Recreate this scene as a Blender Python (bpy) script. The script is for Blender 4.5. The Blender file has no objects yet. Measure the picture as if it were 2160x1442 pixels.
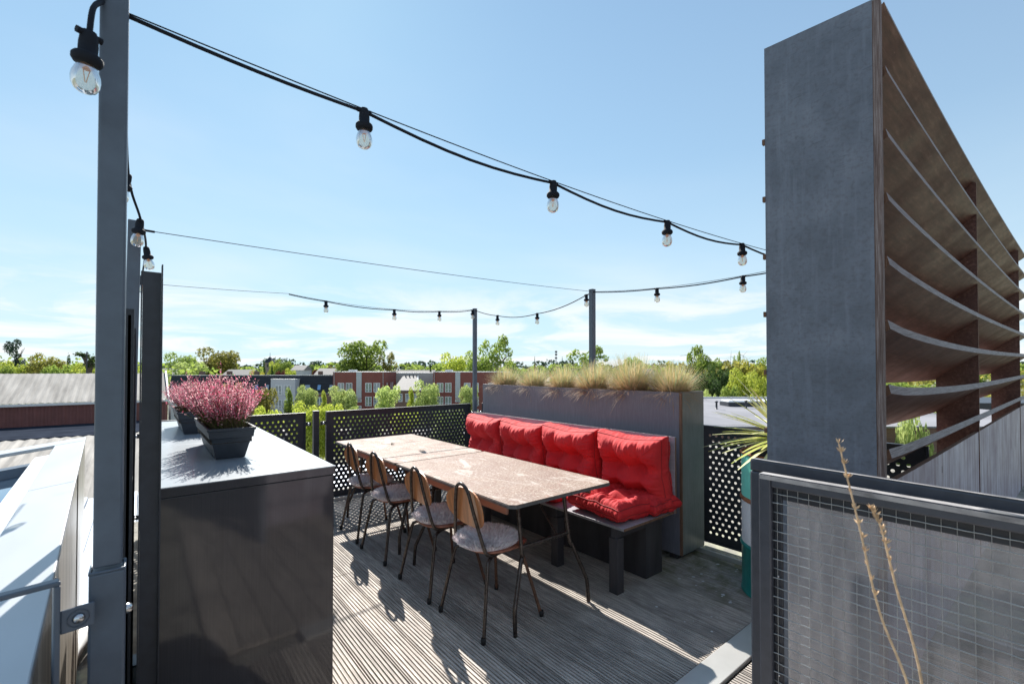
import bpy, bmesh, math, random
from mathutils import Vector, Matrix, noise
R = math.radians
rnd = random.Random(7)
D = bpy.data
scene = bpy.context.scene
C = scene.collection

# ------------------------------------------------------------------ camera, sky, sun, exposure
YAW = R(39.2)
FWD = Vector((math.sin(YAW), math.cos(YAW), 0)); RGT = Vector((math.cos(YAW), -math.sin(YAW), 0))
cam = D.objects.new('camera', D.cameras.new('camera')); C.objects.link(cam)
cam.location = (0, 0, 1.5)
cam.rotation_euler = (R(90.8), 0, -YAW)
cam.data.sensor_width = 36; cam.data.lens = 16; cam.data.shift_y = 44.6/2160
cam.data.clip_start = .02; cam.data.clip_end = 12000
cam.data.dof.use_dof = True; cam.data.dof.focus_distance = 3.2; cam.data.dof.aperture_fstop = 4.5
scene.camera = cam
scene.view_settings.view_transform = 'Standard'; scene.view_settings.look = 'None'
scene.view_settings.gamma = 1; scene.view_settings.use_curve_mapping = False
scene.view_settings.exposure = 1.0
scene.cycles.max_bounces = 8; scene.cycles.transparent_max_bounces = 16
scene.cycles.use_denoising = True
SUN = Vector((.33, 1.15, 1.0)).normalized()
sl = D.lights.new('sun', 'SUN'); sl.energy = 5.0; sl.angle = R(.5); sl.color = (1, .955, .89)
so = D.objects.new('sun', sl); C.objects.link(so); so.rotation_euler = (-SUN).to_track_quat('-Z', 'Y').to_euler()
so.location = (5, 20, 20)
w = D.worlds.new('World'); scene.world = w; w.use_nodes = True
nt = w.node_tree; nt.nodes.clear()
def N(nt, t, **k):
    n = nt.nodes.new(t)
    for a, b in k.items():
        if a.startswith('i_'): n.inputs[a[2:].replace('_', ' ')].default_value = b
        elif a[0] == 'n' and a[1:].isdigit(): n.inputs[int(a[1:])].default_value = b
        else: setattr(n, a, b)
    return n
def L(nt, a, b): nt.links.new(a, b)
def ramp(nt, fac, stops, interp='LINEAR'):
    r = N(nt, 'ShaderNodeValToRGB'); r.color_ramp.interpolation = interp
    e = r.color_ramp.elements
    while len(e) < len(stops): e.new(.5)
    for i, (p, c) in enumerate(stops):
        e[i].position = p; e[i].color = (c if isinstance(c, tuple) else (c, c, c)) + (1,)
    L(nt, fac, r.inputs[0]); return r.outputs[0]
def mixc(nt, fac, a, b, mode='MIX'):
    m = N(nt, 'ShaderNodeMix', data_type='RGBA', blend_type=mode)
    for s, v in ((0, fac), (6, a), (7, b)):
        if hasattr(v, 'links'): L(nt, v, m.inputs[s])
        elif isinstance(v, (int, float)): m.inputs[s].default_value = v
        else: m.inputs[s].default_value = tuple(v) + (1,)
    return m.outputs[2]
def mth(nt, op, a, b=0.0, clamp=False):
    m = N(nt, 'ShaderNodeMath', operation=op, use_clamp=clamp)
    for s, v in ((0, a), (1, b)):
        if hasattr(v, 'links'): L(nt, v, m.inputs[s])
        else: m.inputs[s].default_value = v
    return m.outputs[0]
sky = N(nt, 'ShaderNodeTexSky', sky_type='NISHITA', sun_disc=False, sun_elevation=math.asin(SUN.z),
        sun_rotation=math.atan2(SUN.x, SUN.y), air_density=1.0, dust_density=.1, ozone_density=1.0, altitude=0)
tc = N(nt, 'ShaderNodeTexCoord')
sep = N(nt, 'ShaderNodeSeparateXYZ'); L(nt, tc.outputs['Generated'], sep.inputs[0])
zz = sep.outputs[2]
# cirrus banks low over the horizon, projected on a high flat layer
den = mth(nt, 'ADD', mth(nt, 'MAXIMUM', zz, 0.0), .09)
px = mth(nt, 'DIVIDE', sep.outputs[0], den); py = mth(nt, 'DIVIDE', sep.outputs[1], den)
cb = N(nt, 'ShaderNodeCombineXYZ'); L(nt, px, cb.inputs[0]); L(nt, py, cb.inputs[1])
n1 = N(nt, 'ShaderNodeTexNoise', i_Scale=.62, i_Detail=9, i_Roughness=.62, i_Distortion=.6); L(nt, cb.outputs[0], n1.inputs['Vector'])
n2 = N(nt, 'ShaderNodeTexNoise', i_Scale=.35, i_Detail=5, i_Roughness=.5, i_Distortion=.3); L(nt, cb.outputs[0], n2.inputs['Vector'])
low = ramp(nt, zz, [(0, .95), (.10, .8), (.22, 0.0)], 'EASE')
cl = mth(nt, 'MULTIPLY', ramp(nt, n1.outputs[0], [(.40, 0.0), (.62, 1.0)], 'EASE'), low)
thin = mth(nt, 'MULTIPLY', ramp(nt, n2.outputs[0], [(.42, 0.0), (.74, 1.0)], 'EASE'), .34)
fac = mth(nt, 'MAXIMUM', cl, thin)
veil = ramp(nt, zz, [(0, .66), (.12, .5), (.4, .19), (.8, .06)])
# soft shoulder: the glow round the sun stays as pale blue as in the photograph
KS = (2.05, 4.85, 7.0)
num = mixc(nt, 1.0, sky.outputs[0], KS, 'MULTIPLY'); dn_ = mixc(nt, 1.0, sky.outputs[0], KS, 'ADD')
soft = mixc(nt, 1.0, num, dn_, 'DIVIDE')
c0 = mixc(nt, veil, soft, (3.05, 3.42, 3.62))
c1 = mixc(nt, fac, c0, (3.75, 3.8, 3.85))
bg = N(nt, 'ShaderNodeBackground', i_Strength=.14); L(nt, c1, bg.inputs[0])
wo = N(nt, 'ShaderNodeOutputWorld'); L(nt, bg.outputs[0], wo.inputs[0])

# ------------------------------------------------------------------ materials
M = {}
def base_mat(name):
    m = D.materials.new(name); m.use_nodes = True; M[name] = m
    n = m.node_tree; b = n.nodes['Principled BSDF']; return m, n, b
def coords(n, scale=(1, 1, 1), kind='Object'):
    t = N(n, 'ShaderNodeTexCoord'); mp = N(n, 'ShaderNodeMapping'); mp.inputs['Scale'].default_value = scale
    L(n, t.outputs[kind], mp.inputs[0]); return mp.outputs[0]
def noi(n, vec, scale, detail=4, rough=.6, dist=0):
    x = N(n, 'ShaderNodeTexNoise', i_Scale=scale, i_Detail=detail, i_Roughness=rough, i_Distortion=dist)
    L(n, vec, x.inputs['Vector']); return x.outputs[0]
def bump(n, b, h, strength=.3, dist=.01):
    x = N(n, 'ShaderNodeBump', i_Strength=strength, i_Distance=dist); L(n, h, x.inputs['Height']); L(n, x.outputs[0], b.inputs['Normal'])
def mat(name, c, rough=.6, metal=0, var=.18, scale=6, stretch=(1, 1, 1), c2=None, bmp=.0, bscale=60, bdist=.004, coat=0, spec=.5, rvar=0, kind='Object', perobj=0):
    m, n, b = base_mat(name)
    v = coords(n, stretch, kind)
    a = tuple(x*(1-var) for x in c); d = tuple(min(1, x*(1+var)) for x in c) if c2 is None else c2
    col = ramp(n, noi(n, v, scale, 6), [(.32, a), (.68, d)])
    if perobj:
        oi = N(n, 'ShaderNodeObjectInfo')
        col = mixc(n, 1.0, col, ramp(n, oi.outputs['Random'], [(0, 1-perobj), (1, 1+perobj)]), 'MULTIPLY')
    L(n, col, b.inputs['Base Color'])
    b.inputs['Roughness'].default_value = rough; b.inputs['Metallic'].default_value = metal
    b.inputs['Coat Weight'].default_value = coat; b.inputs['Coat Roughness'].default_value = .05
    b.inputs['Specular IOR Level'].default_value = spec
    if rvar: L(n, ramp(n, noi(n, v, scale*2.3, 5), [(.3, max(0, rough-rvar)), (.7, min(1, rough+rvar))]), b.inputs['Roughness'])
    if bmp: bump(n, b, noi(n, v, bscale, 5, .7), bmp, bdist)
    return m
def deck_mat():
    m, n, b = base_mat('deck')
    v = coords(n, (1, 1, 1)); oi = N(n, 'ShaderNodeObjectInfo')
    off = N(n, 'ShaderNodeVectorMath', operation='ADD'); L(n, v, off.inputs[0])
    sc = N(n, 'ShaderNodeVectorMath', operation='SCALE'); sc.inputs['Scale'].default_value = 37
    cbx = N(n, 'ShaderNodeCombineXYZ'); L(n, oi.outputs['Random'], cbx.inputs[0]); L(n, oi.outputs['Random'], cbx.inputs[1]); L(n, cbx.outputs[0], sc.inputs[0]); L(n, sc.outputs[0], off.inputs[1])
    mp = N(n, 'ShaderNodeMapping'); mp.inputs['Scale'].default_value = (60, 3, 1); L(n, off.outputs[0], mp.inputs[0])
    g = noi(n, mp.outputs[0], 1.6, 8, .7, .4)
    col = ramp(n, g, [(.30, (.20, .172, .15)), (.5, (.43, .382, .335)), (.68, (.68, .62, .55))])
    g2 = noi(n, off.outputs[0], 2.3, 6, .65)
    col = mixc(n, ramp(n, g2, [(.42, 0.0), (.72, .7)]), col, (.21, .19, .17))
    g3 = noi(n, off.outputs[0], 220, 3, .7)
    col = mixc(n, ramp(n, g3, [(.62, 0.0), (.7, .35)]), col, (.62, .60, .57))
    col = mixc(n, 1.0, col, ramp(n, oi.outputs['Random'], [(0, .80), (1, 1.12)]), 'MULTIPLY')
    # green algae near the planter foot (own colour of the boards, set by world position)
    geo = N(n, 'ShaderNodeNewGeometry'); sp = N(n, 'ShaderNodeSeparateXYZ'); L(n, geo.outputs['Position'], sp.inputs[0])
    ma = ramp(n, mth(n, 'MULTIPLY', sp.outputs[0], .25), [(.66, 0.0), (.80, 1.0)], 'EASE')
    ga = noi(n, geo.outputs['Position'], 5, 6, .7)
    col = mixc(n, mth(n, 'MULTIPLY', ma, ramp(n, ga, [(.42, 0.0), (.62, .8)])), col, (.13, .135, .055))
    L(n, col, b.inputs['Base Color']); b.inputs['Roughness'].default_value = .78
    bump(n, b, g, .35, .002)
deck_mat()
def ply_mat(name, c1, c2, c3, rough, sx=(1, 1, 1), streak=(14, 14, 1.2), bscale=5, coat=0):
    m, n, b = base_mat(name)
    v = coords(n, (1, 1, 1)); vs = coords(n, streak)
    a = noi(n, vs, bscale, 7, .65, .3); bb = noi(n, v, 3.2, 6, .6)
    col = ramp(n, a, [(.3, c1), (.55, c2), (.75, c3)])
    col = mixc(n, ramp(n, bb, [(.4, 0.0), (.7, .6)]), col, c1)
    dots = noi(n, v, 90, 2, .5)
    col = mixc(n, ramp(n, dots, [(.70, 0.0), (.76, .5)]), col, tuple(min(1, x*1.8) for x in c3))
    L(n, col, b.inputs['Base Color'])
    L(n, ramp(n, bb, [(.3, rough-.1), (.7, rough+.12)]), b.inputs['Roughness'])
    b.inputs['Coat Weight'].default_value = coat
    bump(n, b, a, .25, .003)
ply_mat('ply_grey', (.14, .14, .168), (.175, .175, .208), (.21, .215, .25), .38)
def pier_mat():
    m, n, b = base_mat('ply_pier'); v = coords(n); a = noi(n, v, 3.5, 7, .7); col = ramp(n, a, [(.3, (.095, .112, .14)), (.52, (.15, .175, .215)), (.72, (.21, .24, .285))])
    d1 = noi(n, coords(n, (7, 7, 75)), 1.6, 5, .75, .2); col = mixc(n, ramp(n, d1, [(.60, 0.0), (.68, .55)]), col, (.055, .06, .075))
    d2 = noi(n, coords(n, (60, 60, 60)), 1, 3, .6); col = mixc(n, ramp(n, d2, [(.35, .35), (.5, 0.0)]), col, (.09, .085, .10))
    d3 = noi(n, coords(n, (30, 30, 2.2)), 1, 5, .6); col = mixc(n, ramp(n, d3, [(.52, 0.0), (.72, .35)]), col, (.24, .28, .34))
    L(n, col, b.inputs['Base Color']); L(n, ramp(n, a, [(.3, .42), (.7, .62)]), b.inputs['Roughness']); bump(n, b, d1, .4, .003)
pier_mat()
ply_mat('ply_green', (.12, .145, .15), (.16, .19, .195), (.20, .235, .24), .35, streak=(12, 12, 1.2))
ply_mat('ply_bench', (.26, .255, .28), (.37, .36, .395), (.48, .465, .50), .5, streak=(10, 1.2, 10))
ply_mat('ply_brown', (.058, .022, .017), (.132, .058, .042), (.23, .125, .098), .45, streak=(1.2, 9, 9))
ply_mat('ply_weather', (.22, .155, .17), (.43, .405, .47), (.70, .68, .74), .55, streak=(9, 9, .7), bscale=2.0)
def edge_mat(name, ca, cb_, cc, k):
    m, n, b = base_mat(name); v = coords(n, k)
    a = noi(n, v, 3, 6, .7); L(n, ramp(n, a, [(.32, ca), (.5, cb_), (.66, cc)]), b.inputs['Base Color'])
    b.inputs['Roughness'].default_value = .8; bump(n, b, a, .6, .003)
edge_mat('ply_edge', (.11, .09, .085), (.27, .245, .245), (.46, .43, .44), (2, 60, 160))
edge_mat('ply_batten', (.085, .055, .045), (.18, .135, .12), (.33, .29, .28), (60, 60, 2))
edge_mat('ply_edge_brown', (.07, .035, .02), (.16, .085, .05), (.27, .17, .12), (120, 120, 2))
def table_mat():
    m, n, b = base_mat('tabletop'); v = coords(n)
    a = noi(n, v, 7, 6, .65); s = noi(n, coords(n, (1, 1.6, 1)), 85, 5, .75, .5); s2 = noi(n, v, 260, 2, .5)
    col = ramp(n, a, [(.3, (.17, .108, .078)), (.6, (.235, .16, .12)), (.8, (.28, .205, .16))])
    col = mixc(n, ramp(n, s, [(.48, 0.0), (.62, .75)]), col, (.42, .35, .29))
    col = mixc(n, ramp(n, s2, [(.62, 0.0), (.72, .5)]), col, (.12, .07, .055))
    s3 = noi(n, v, 26, 5, .7); col = mixc(n, ramp(n, s3, [(.55, 0.0), (.70, .75)]), col, (.25, .095, .06))
    s4 = noi(n, v, 2.2, 6, .7, 1.0); col = mixc(n, ramp(n, s4, [(.44, 0.0), (.60, .8)]), col, (.20, .125, .095))
    s5 = noi(n, v, 60, 5, .75); col = mixc(n, ramp(n, s5, [(.54, 0.0), (.62, .7)]), col, (.56, .49, .42))
    s7 = noi(n, coords(n, (1, .35, 1)), 4, 6, .8, 2.0); col = mixc(n, ramp(n, s7, [(.54, 0.0), (.62, .5)]), col, (.55, .50, .45))
    s6 = noi(n, v, 48, 4, .7, .6); col = mixc(n, ramp(n, s6, [(.60, 0.0), (.66, .8)]), col, (.17, .08, .055))
    L(n, col, b.inputs['Base Color']); L(n, ramp(n, a, [(.3, .6), (.7, .8)]), b.inputs['Roughness']); b.inputs['Specular IOR Level'].default_value = .3; bump(n, b, s, .5, .002)
table_mat()
def plain(name, c, **k): return mat(name, c, **k)
plain('steel_dark', (.022, .026, .036), rough=.42, var=.25, scale=20, bmp=.06, bscale=200)
plain('steel_blue', (.085, .11, .145), rough=.38, var=.12, scale=14, bmp=.05, bscale=240)
plain('steel_post', (.06, .066, .082), rough=.4, var=.15, scale=20)
plain('worn_steel', (.30, .29, .29), rough=.5, var=.35, scale=12, c2=(.46, .44, .43), stretch=(3, 1, 3))
plain('steel_tube', (.075, .06, .052), rough=.32, metal=.65, var=.5, scale=30, rvar=.15)
plain('rust_tube', (.12, .055, .03), rough=.6, var=.5, scale=40)
plain('rubber', (.015, .015, .016), rough=.7)
plain('bolt', (.55, .55, .56), rough=.25, metal=1)
plain('alu', (.62, .61, .58), rough=.38, metal=.55, var=.08, scale=3)
plain('zinc', (.45, .475, .50), rough=.38, metal=.25, var=.10, scale=2.5, stretch=(1, .3, 1))
plain('zinc_side', (.30, .26, .21), rough=.34, metal=.3, var=.5, scale=3, stretch=(.3, 9, .2), c2=(.58, .53, .46))  # beige streaked reflections on the zinc, put into its colour
plain('white_frame', (.80, .82, .83), rough=.35, var=.03)
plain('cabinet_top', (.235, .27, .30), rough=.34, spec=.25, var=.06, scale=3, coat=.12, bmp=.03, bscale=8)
plain('pot', (.035, .043, .055), rough=.5, var=.12, scale=30, bmp=.1, bscale=260)
plain('soil', (.04, .028, .02), rough=.95, var=.5, scale=60, bmp=.8, bscale=80, bdist=.02)
plain('heather_pink', (.95, .25, .36), rough=.7, var=.35, scale=40)
plain('heather_pale', (.97, .52, .54), rough=.7, var=.25, scale=40)
plain('heather_dark', (.80, .12, .22), rough=.7, var=.3, scale=40)
plain('heather_leaf', (.26, .36, .08), rough=.7, var=.5, scale=30)
plain('heather_stem', (.10, .07, .035), rough=.8)
plain('seat_wood', (.28, .10, .055), rough=.35, var=.35, scale=4, stretch=(10, 1, 1), coat=.3)
plain('back_wood', (.50, .20, .075), rough=.38, var=.35, scale=3, stretch=(1, 9, 1), coat=.35)
plain('black_cable', (.014, .017, .024), rough=.75, spec=.15)
plain('table_edge', (.10, .10, .10), rough=.6, var=.3, scale=40)
plain('apron', (.24, .11, .075), rough=.5, var=.5, scale=5, stretch=(1, .3, 1))
plain('timber_dark', (.038, .036, .040), rough=.7, var=.4, scale=8, stretch=(1, 1, .2), bmp=.3, bscale=50)
plain('felt', (.22, .205, .18), rough=.95, var=.35, scale=5, c2=(.40, .38, .33), bmp=.8, bscale=160, bdist=.01)
plain('paver', (.34, .33, .30), rough=.95, var=.3, scale=9, c2=(.42, .42, .30), bmp=.7, bscale=140, bdist=.006)
plain('drum_green', (.24, .80, .62), rough=.4, var=.12, scale=7, rvar=.1)
plain('drum_white', (.88, .88, .85), rough=.45, var=.08, scale=7)
plain('drum_teal', (.02, .24, .20), rough=.35, var=.25, scale=5)
plain('drum_rust', (.32, .12, .05), rough=.75, var=.5, scale=30)
plain('dry_stem', (.66, .47, .29), rough=.8, var=.3, scale=60)
plain('mesh_wire', (.40, .43, .44), rough=.28, metal=.6)
def red_mat():
    m, n, b = base_mat('red_cloth'); v = coords(n)
    a = noi(n, v, 5, 4, .5); we = noi(n, v, 480, 2, .5)
    L(n, ramp(n, a, [(.3, (.50, .009, .015)), (.7, (.70, .026, .028))]), b.inputs['Base Color'])
    b.inputs['Roughness'].default_value = .82; b.inputs['Sheen Tint'].default_value = (1, .5, .45, 1)
    bump(n, b, mth(n, 'ADD', we, mth(n, 'MULTIPLY', noi(n, v, 38, 4, .6, .8), 3)), .35, .004)
red_mat()
plain('red_piping', (.33, .012, .016), rough=.7)
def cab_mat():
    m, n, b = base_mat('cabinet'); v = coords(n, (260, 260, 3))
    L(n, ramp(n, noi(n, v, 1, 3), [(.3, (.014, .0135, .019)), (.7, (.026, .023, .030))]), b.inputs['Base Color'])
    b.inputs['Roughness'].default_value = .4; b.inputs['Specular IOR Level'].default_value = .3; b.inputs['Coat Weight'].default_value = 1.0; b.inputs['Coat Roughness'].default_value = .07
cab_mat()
def translucent(name, f):
    n = M[name].node_tree; b = n.nodes['Principled BSDF']; tr = N(n, 'ShaderNodeBsdfTranslucent')
    L(n, b.inputs['Base Color'].links[0].from_socket, tr.inputs[0]); mx = N(n, 'ShaderNodeMixShader'); mx.inputs[0].default_value = f
    L(n, b.outputs[0], mx.inputs[1]); L(n, tr.outputs[0], mx.inputs[2]); L(n, mx.outputs[0], n.nodes['Material Output'].inputs[0])
for q in ('fur_a', 'fur_b'): pass
for q in ('heather_pink', 'heather_pale', 'heather_dark', 'heather_leaf'): translucent(q, .45)
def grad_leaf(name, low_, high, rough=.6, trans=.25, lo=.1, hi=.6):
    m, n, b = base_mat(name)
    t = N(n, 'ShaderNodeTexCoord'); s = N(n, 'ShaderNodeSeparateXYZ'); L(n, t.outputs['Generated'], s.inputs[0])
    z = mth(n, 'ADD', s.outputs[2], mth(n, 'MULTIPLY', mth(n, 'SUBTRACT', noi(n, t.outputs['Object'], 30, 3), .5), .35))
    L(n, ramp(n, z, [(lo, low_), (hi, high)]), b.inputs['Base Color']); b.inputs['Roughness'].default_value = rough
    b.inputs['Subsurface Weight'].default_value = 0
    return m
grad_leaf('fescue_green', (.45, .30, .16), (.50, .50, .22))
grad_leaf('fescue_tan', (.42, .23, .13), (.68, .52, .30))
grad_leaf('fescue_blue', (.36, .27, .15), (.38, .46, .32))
for q in ('fescue_green', 'fescue_tan', 'fescue_blue'): translucent(q, .35)
plain('yucca_leaf', (.36, .44, .06), rough=.45, var=.3, scale=6, c2=(.66, .64, .18))
plain('yucca_pale', (.80, .78, .40), rough=.5, var=.2, scale=6)
plain('fur_a', (.94, .86, .86), rough=.9, var=.15, scale=50)
plain('fur_b', (.76, .66, .68), rough=.9, var=.2, scale=50)
def leafmat(name, a, b_, c):
    m, n, b = base_mat(name)
    oi = N(n, 'ShaderNodeObjectInfo'); t = N(n, 'ShaderNodeTexCoord')
    x = noi(n, t.outputs['Object'], .9, 4, .6); y = noi(n, t.outputs['Object'], 6, 2, .5)
    col = ramp(n, mth(n, 'ADD', mth(n, 'MULTIPLY', x, .65), mth(n, 'MULTIPLY', y, .35)), [(.36, a), (.5, b_), (.64, c)])
    col = mixc(n, 1.0, col, ramp(n, oi.outputs['Random'], [(0, .82), (1, 1.15)]), 'MULTIPLY')
    tr = N(n, 'ShaderNodeBsdfTranslucent'); L(n, col, tr.inputs[0]); b.inputs['Roughness'].default_value = .65
    b.inputs['Specular IOR Level'].default_value = .25
    L(n, col, b.inputs['Base Color'])
    mx = N(n, 'ShaderNodeMixShader'); mx.inputs[0].default_value = .52
    L(n, b.outputs[0], mx.inputs[1]); L(n, tr.outputs[0], mx.inputs[2]); L(n, mx.outputs[0], n.nodes['Material Output'].inputs[0])
leafmat('leaf_mid', (0.15, 0.23, 0.045), (0.27, 0.36, 0.07), (0.42, 0.48, 0.11))
leafmat('leaf_dark', (0.035, 0.07, 0.022), (0.07, 0.12, 0.032), (0.12, 0.17, 0.05))
leafmat('leaf_bright', (0.3, 0.38, 0.05), (0.46, 0.52, 0.08), (0.6, 0.62, 0.13))
leafmat('leaf_olive', (0.17, 0.17, 0.035), (0.28, 0.27, 0.06), (0.38, 0.34, 0.08))
leafmat('leaf_pale', (0.3, 0.38, 0.12), (0.46, 0.55, 0.18), (0.62, 0.66, 0.28))
leafmat('leaf_yellow', (0.28, 0.28, 0.04), (0.44, 0.42, 0.07), (0.55, 0.5, 0.12))
leafmat('leaf_purple', (.06, .02, .02), (.12, .035, .035), (.18, .06, .05))
leafmat('leaf_blue', (.03, .06, .04), (.055, .09, .06), (.09, .13, .08))
plain('bark', (.09, .07, .05), rough=.9, var=.3, scale=8)
plain('lawn', (.15, .155, .09), rough=.95, var=.4, scale=.03, c2=(.22, .22, .14))
plain('asphalt', (.07, .07, .072), rough=.9, var=.2, scale=.6)
plain('pavement', (.36, .34, .31), rough=.9, var=.15, scale=.8)
def brickmat(name, c, mort, sc=1.0):
    m, n, b = base_mat(name); v = coords(n)
    t = N(n, 'ShaderNodeTexBrick', i_Scale=sc); t.inputs['Color1'].default_value = c+(1,); t.inputs['Color2'].default_value = tuple(x*.75 for x in c)+(1,)
    t.inputs['Mortar'].default_value = mort+(1,); t.inputs['Mortar Size'].default_value = .012; t.inputs['Brick Width'].default_value = .22; t.inputs['Row Height'].default_value = .065
    rot = N(n, 'ShaderNodeMapping'); rot.inputs['Rotation'].default_value = (R(90), 0, 0); L(n, v, rot.inputs[0]); L(n, rot.outputs[0], t.inputs[0])
    col = mixc(n, ramp(n, noi(n, v, .5, 6), [(.4, 0.0), (.7, .4)]), t.outputs[0], tuple(x*.7 for x in c))
    L(n, col, b.inputs['Base Color']); b.inputs['Roughness'].default_value = .9
brickmat('brick_red', (.30, .075, .055), (.2, .11, .09)); brickmat('brick_white', (.52, .52, .49), (.42, .42, .40)); brickmat('brick_brown', (.22, .12, .085), (.2, .15, .12))
plain('slate', (.03, .036, .048), rough=.7, spec=.3, var=.25, scale=1.2, stretch=(.3, .3, 4))
plain('render_white', (.50, .51, .53), rough=.85, var=.05, scale=.5)
plain('coping', (.62, .62, .62), rough=.5, var=.05)
plain('roof_tile_grey', (.20, .19, .18), rough=.8, var=.2, scale=2, stretch=(1, 4, 1))
plain('fibre_cement', (.30, .28, .255), rough=.9, var=.25, scale=.8, stretch=(2.2, .25, .25), c2=(.42, .395, .36), spec=.2)
plain('red_sheet', (.16, .055, .05), rough=.6, var=.15, scale=1)
plain('roof_dark', (.03, .036, .05), rough=1, spec=0, var=.3, scale=.6)
plain('roof_light', (.24, .24, .26), rough=.95, var=.1, scale=.3, c2=(.29, .29, .31), spec=.1)
plain('roof_blue', (.40, .45, .52), rough=.45, metal=.2, var=.1, scale=.5)
plain('stone', (.24, .20, .17), rough=.9, var=.2, scale=.5)
plain('turbine', (.72, .73, .75), rough=.5, var=.02)
def glass_far():
    m, n, b = base_mat('pane'); b.inputs['Base Color'].default_value = (.16, .22, .28, 1); b.inputs['Roughness'].default_value = .1
    b.inputs['Specular IOR Level'].default_value = 1; b.inputs['IOR'].default_value = 1.9
glass_far()
def skyl():
    m, n, b = base_mat('skylight_glass'); b.inputs['Base Color'].default_value = (.22, .36, .52, 1); b.inputs['Metallic'].default_value = .9; b.inputs['Roughness'].default_value = .03
skyl()
def bulb_glass():
    m, n, b = base_mat('bulb_glass'); n.nodes.remove(b)
    g = N(n, 'ShaderNodeBsdfGlossy', i_Roughness=.03); t = N(n, 'ShaderNodeBsdfTransparent'); t.inputs[0].default_value = (.93, .92, .86, 1)
    lw = N(n, 'ShaderNodeLayerWeight', i_Blend=.35); d = N(n, 'ShaderNodeBsdfDiffuse'); d.inputs[0].default_value = (.75, .73, .66, 1)
    m1 = N(n, 'ShaderNodeMixShader'); m1.inputs[0].default_value = .22; L(n, t.outputs[0], m1.inputs[1]); L(n, d.outputs[0], m1.inputs[2])
    m2 = N(n, 'ShaderNodeMixShader'); L(n, mth(n, 'MULTIPLY', lw.outputs['Fresnel'], .8), m2.inputs[0]); L(n, m1.outputs[0], m2.inputs[1]); L(n, g.outputs[0], m2.inputs[2])
    L(n, m2.outputs[0], n.nodes['Material Output'].inputs[0])
bulb_glass()
plain('filament', (.65, .25, .05), rough=.4, metal=.3)
def acryl():
    m, n, b = base_mat('acrylic'); n.nodes.remove(b)
    v = coords(n, (1, 2.0, 1)); ns = noi(n, coords(n, (1, 6.0, 1.0)), 3.0, 6, .7)
    g = N(n, 'ShaderNodeBsdfGlossy', i_Roughness=.12); t = N(n, 'ShaderNodeBsdfTransparent'); t.inputs[0].default_value = (.86, .85, .85, 1)
    d = N(n, 'ShaderNodeBsdfDiffuse'); d.inputs[0].default_value = (.66, .64, .65, 1); tl = N(n, 'ShaderNodeBsdfTranslucent'); tl.inputs[0].default_value = (.66, .64, .65, 1)
    dd = N(n, 'ShaderNodeMixShader'); dd.inputs[0].default_value = .35; L(n, d.outputs[0], dd.inputs[1]); L(n, tl.outputs[0], dd.inputs[2])
    m1 = N(n, 'ShaderNodeMixShader'); L(n, ramp(n, ns, [(.3, .10), (.7, .36)]), m1.inputs[0]); L(n, t.outputs[0], m1.inputs[1]); L(n, dd.outputs[0], m1.inputs[2])
    lw = N(n, 'ShaderNodeFresnel'); lw.inputs[0].default_value = 1.4
    m2 = N(n, 'ShaderNodeMixShader'); L(n, lw.outputs[0], m2.inputs[0]); L(n, m1.outputs[0], m2.inputs[1]); L(n, g.outputs[0], m2.inputs[2])
    L(n, m2.outputs[0], n.nodes['Material Output'].inputs[0])
acryl()

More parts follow.
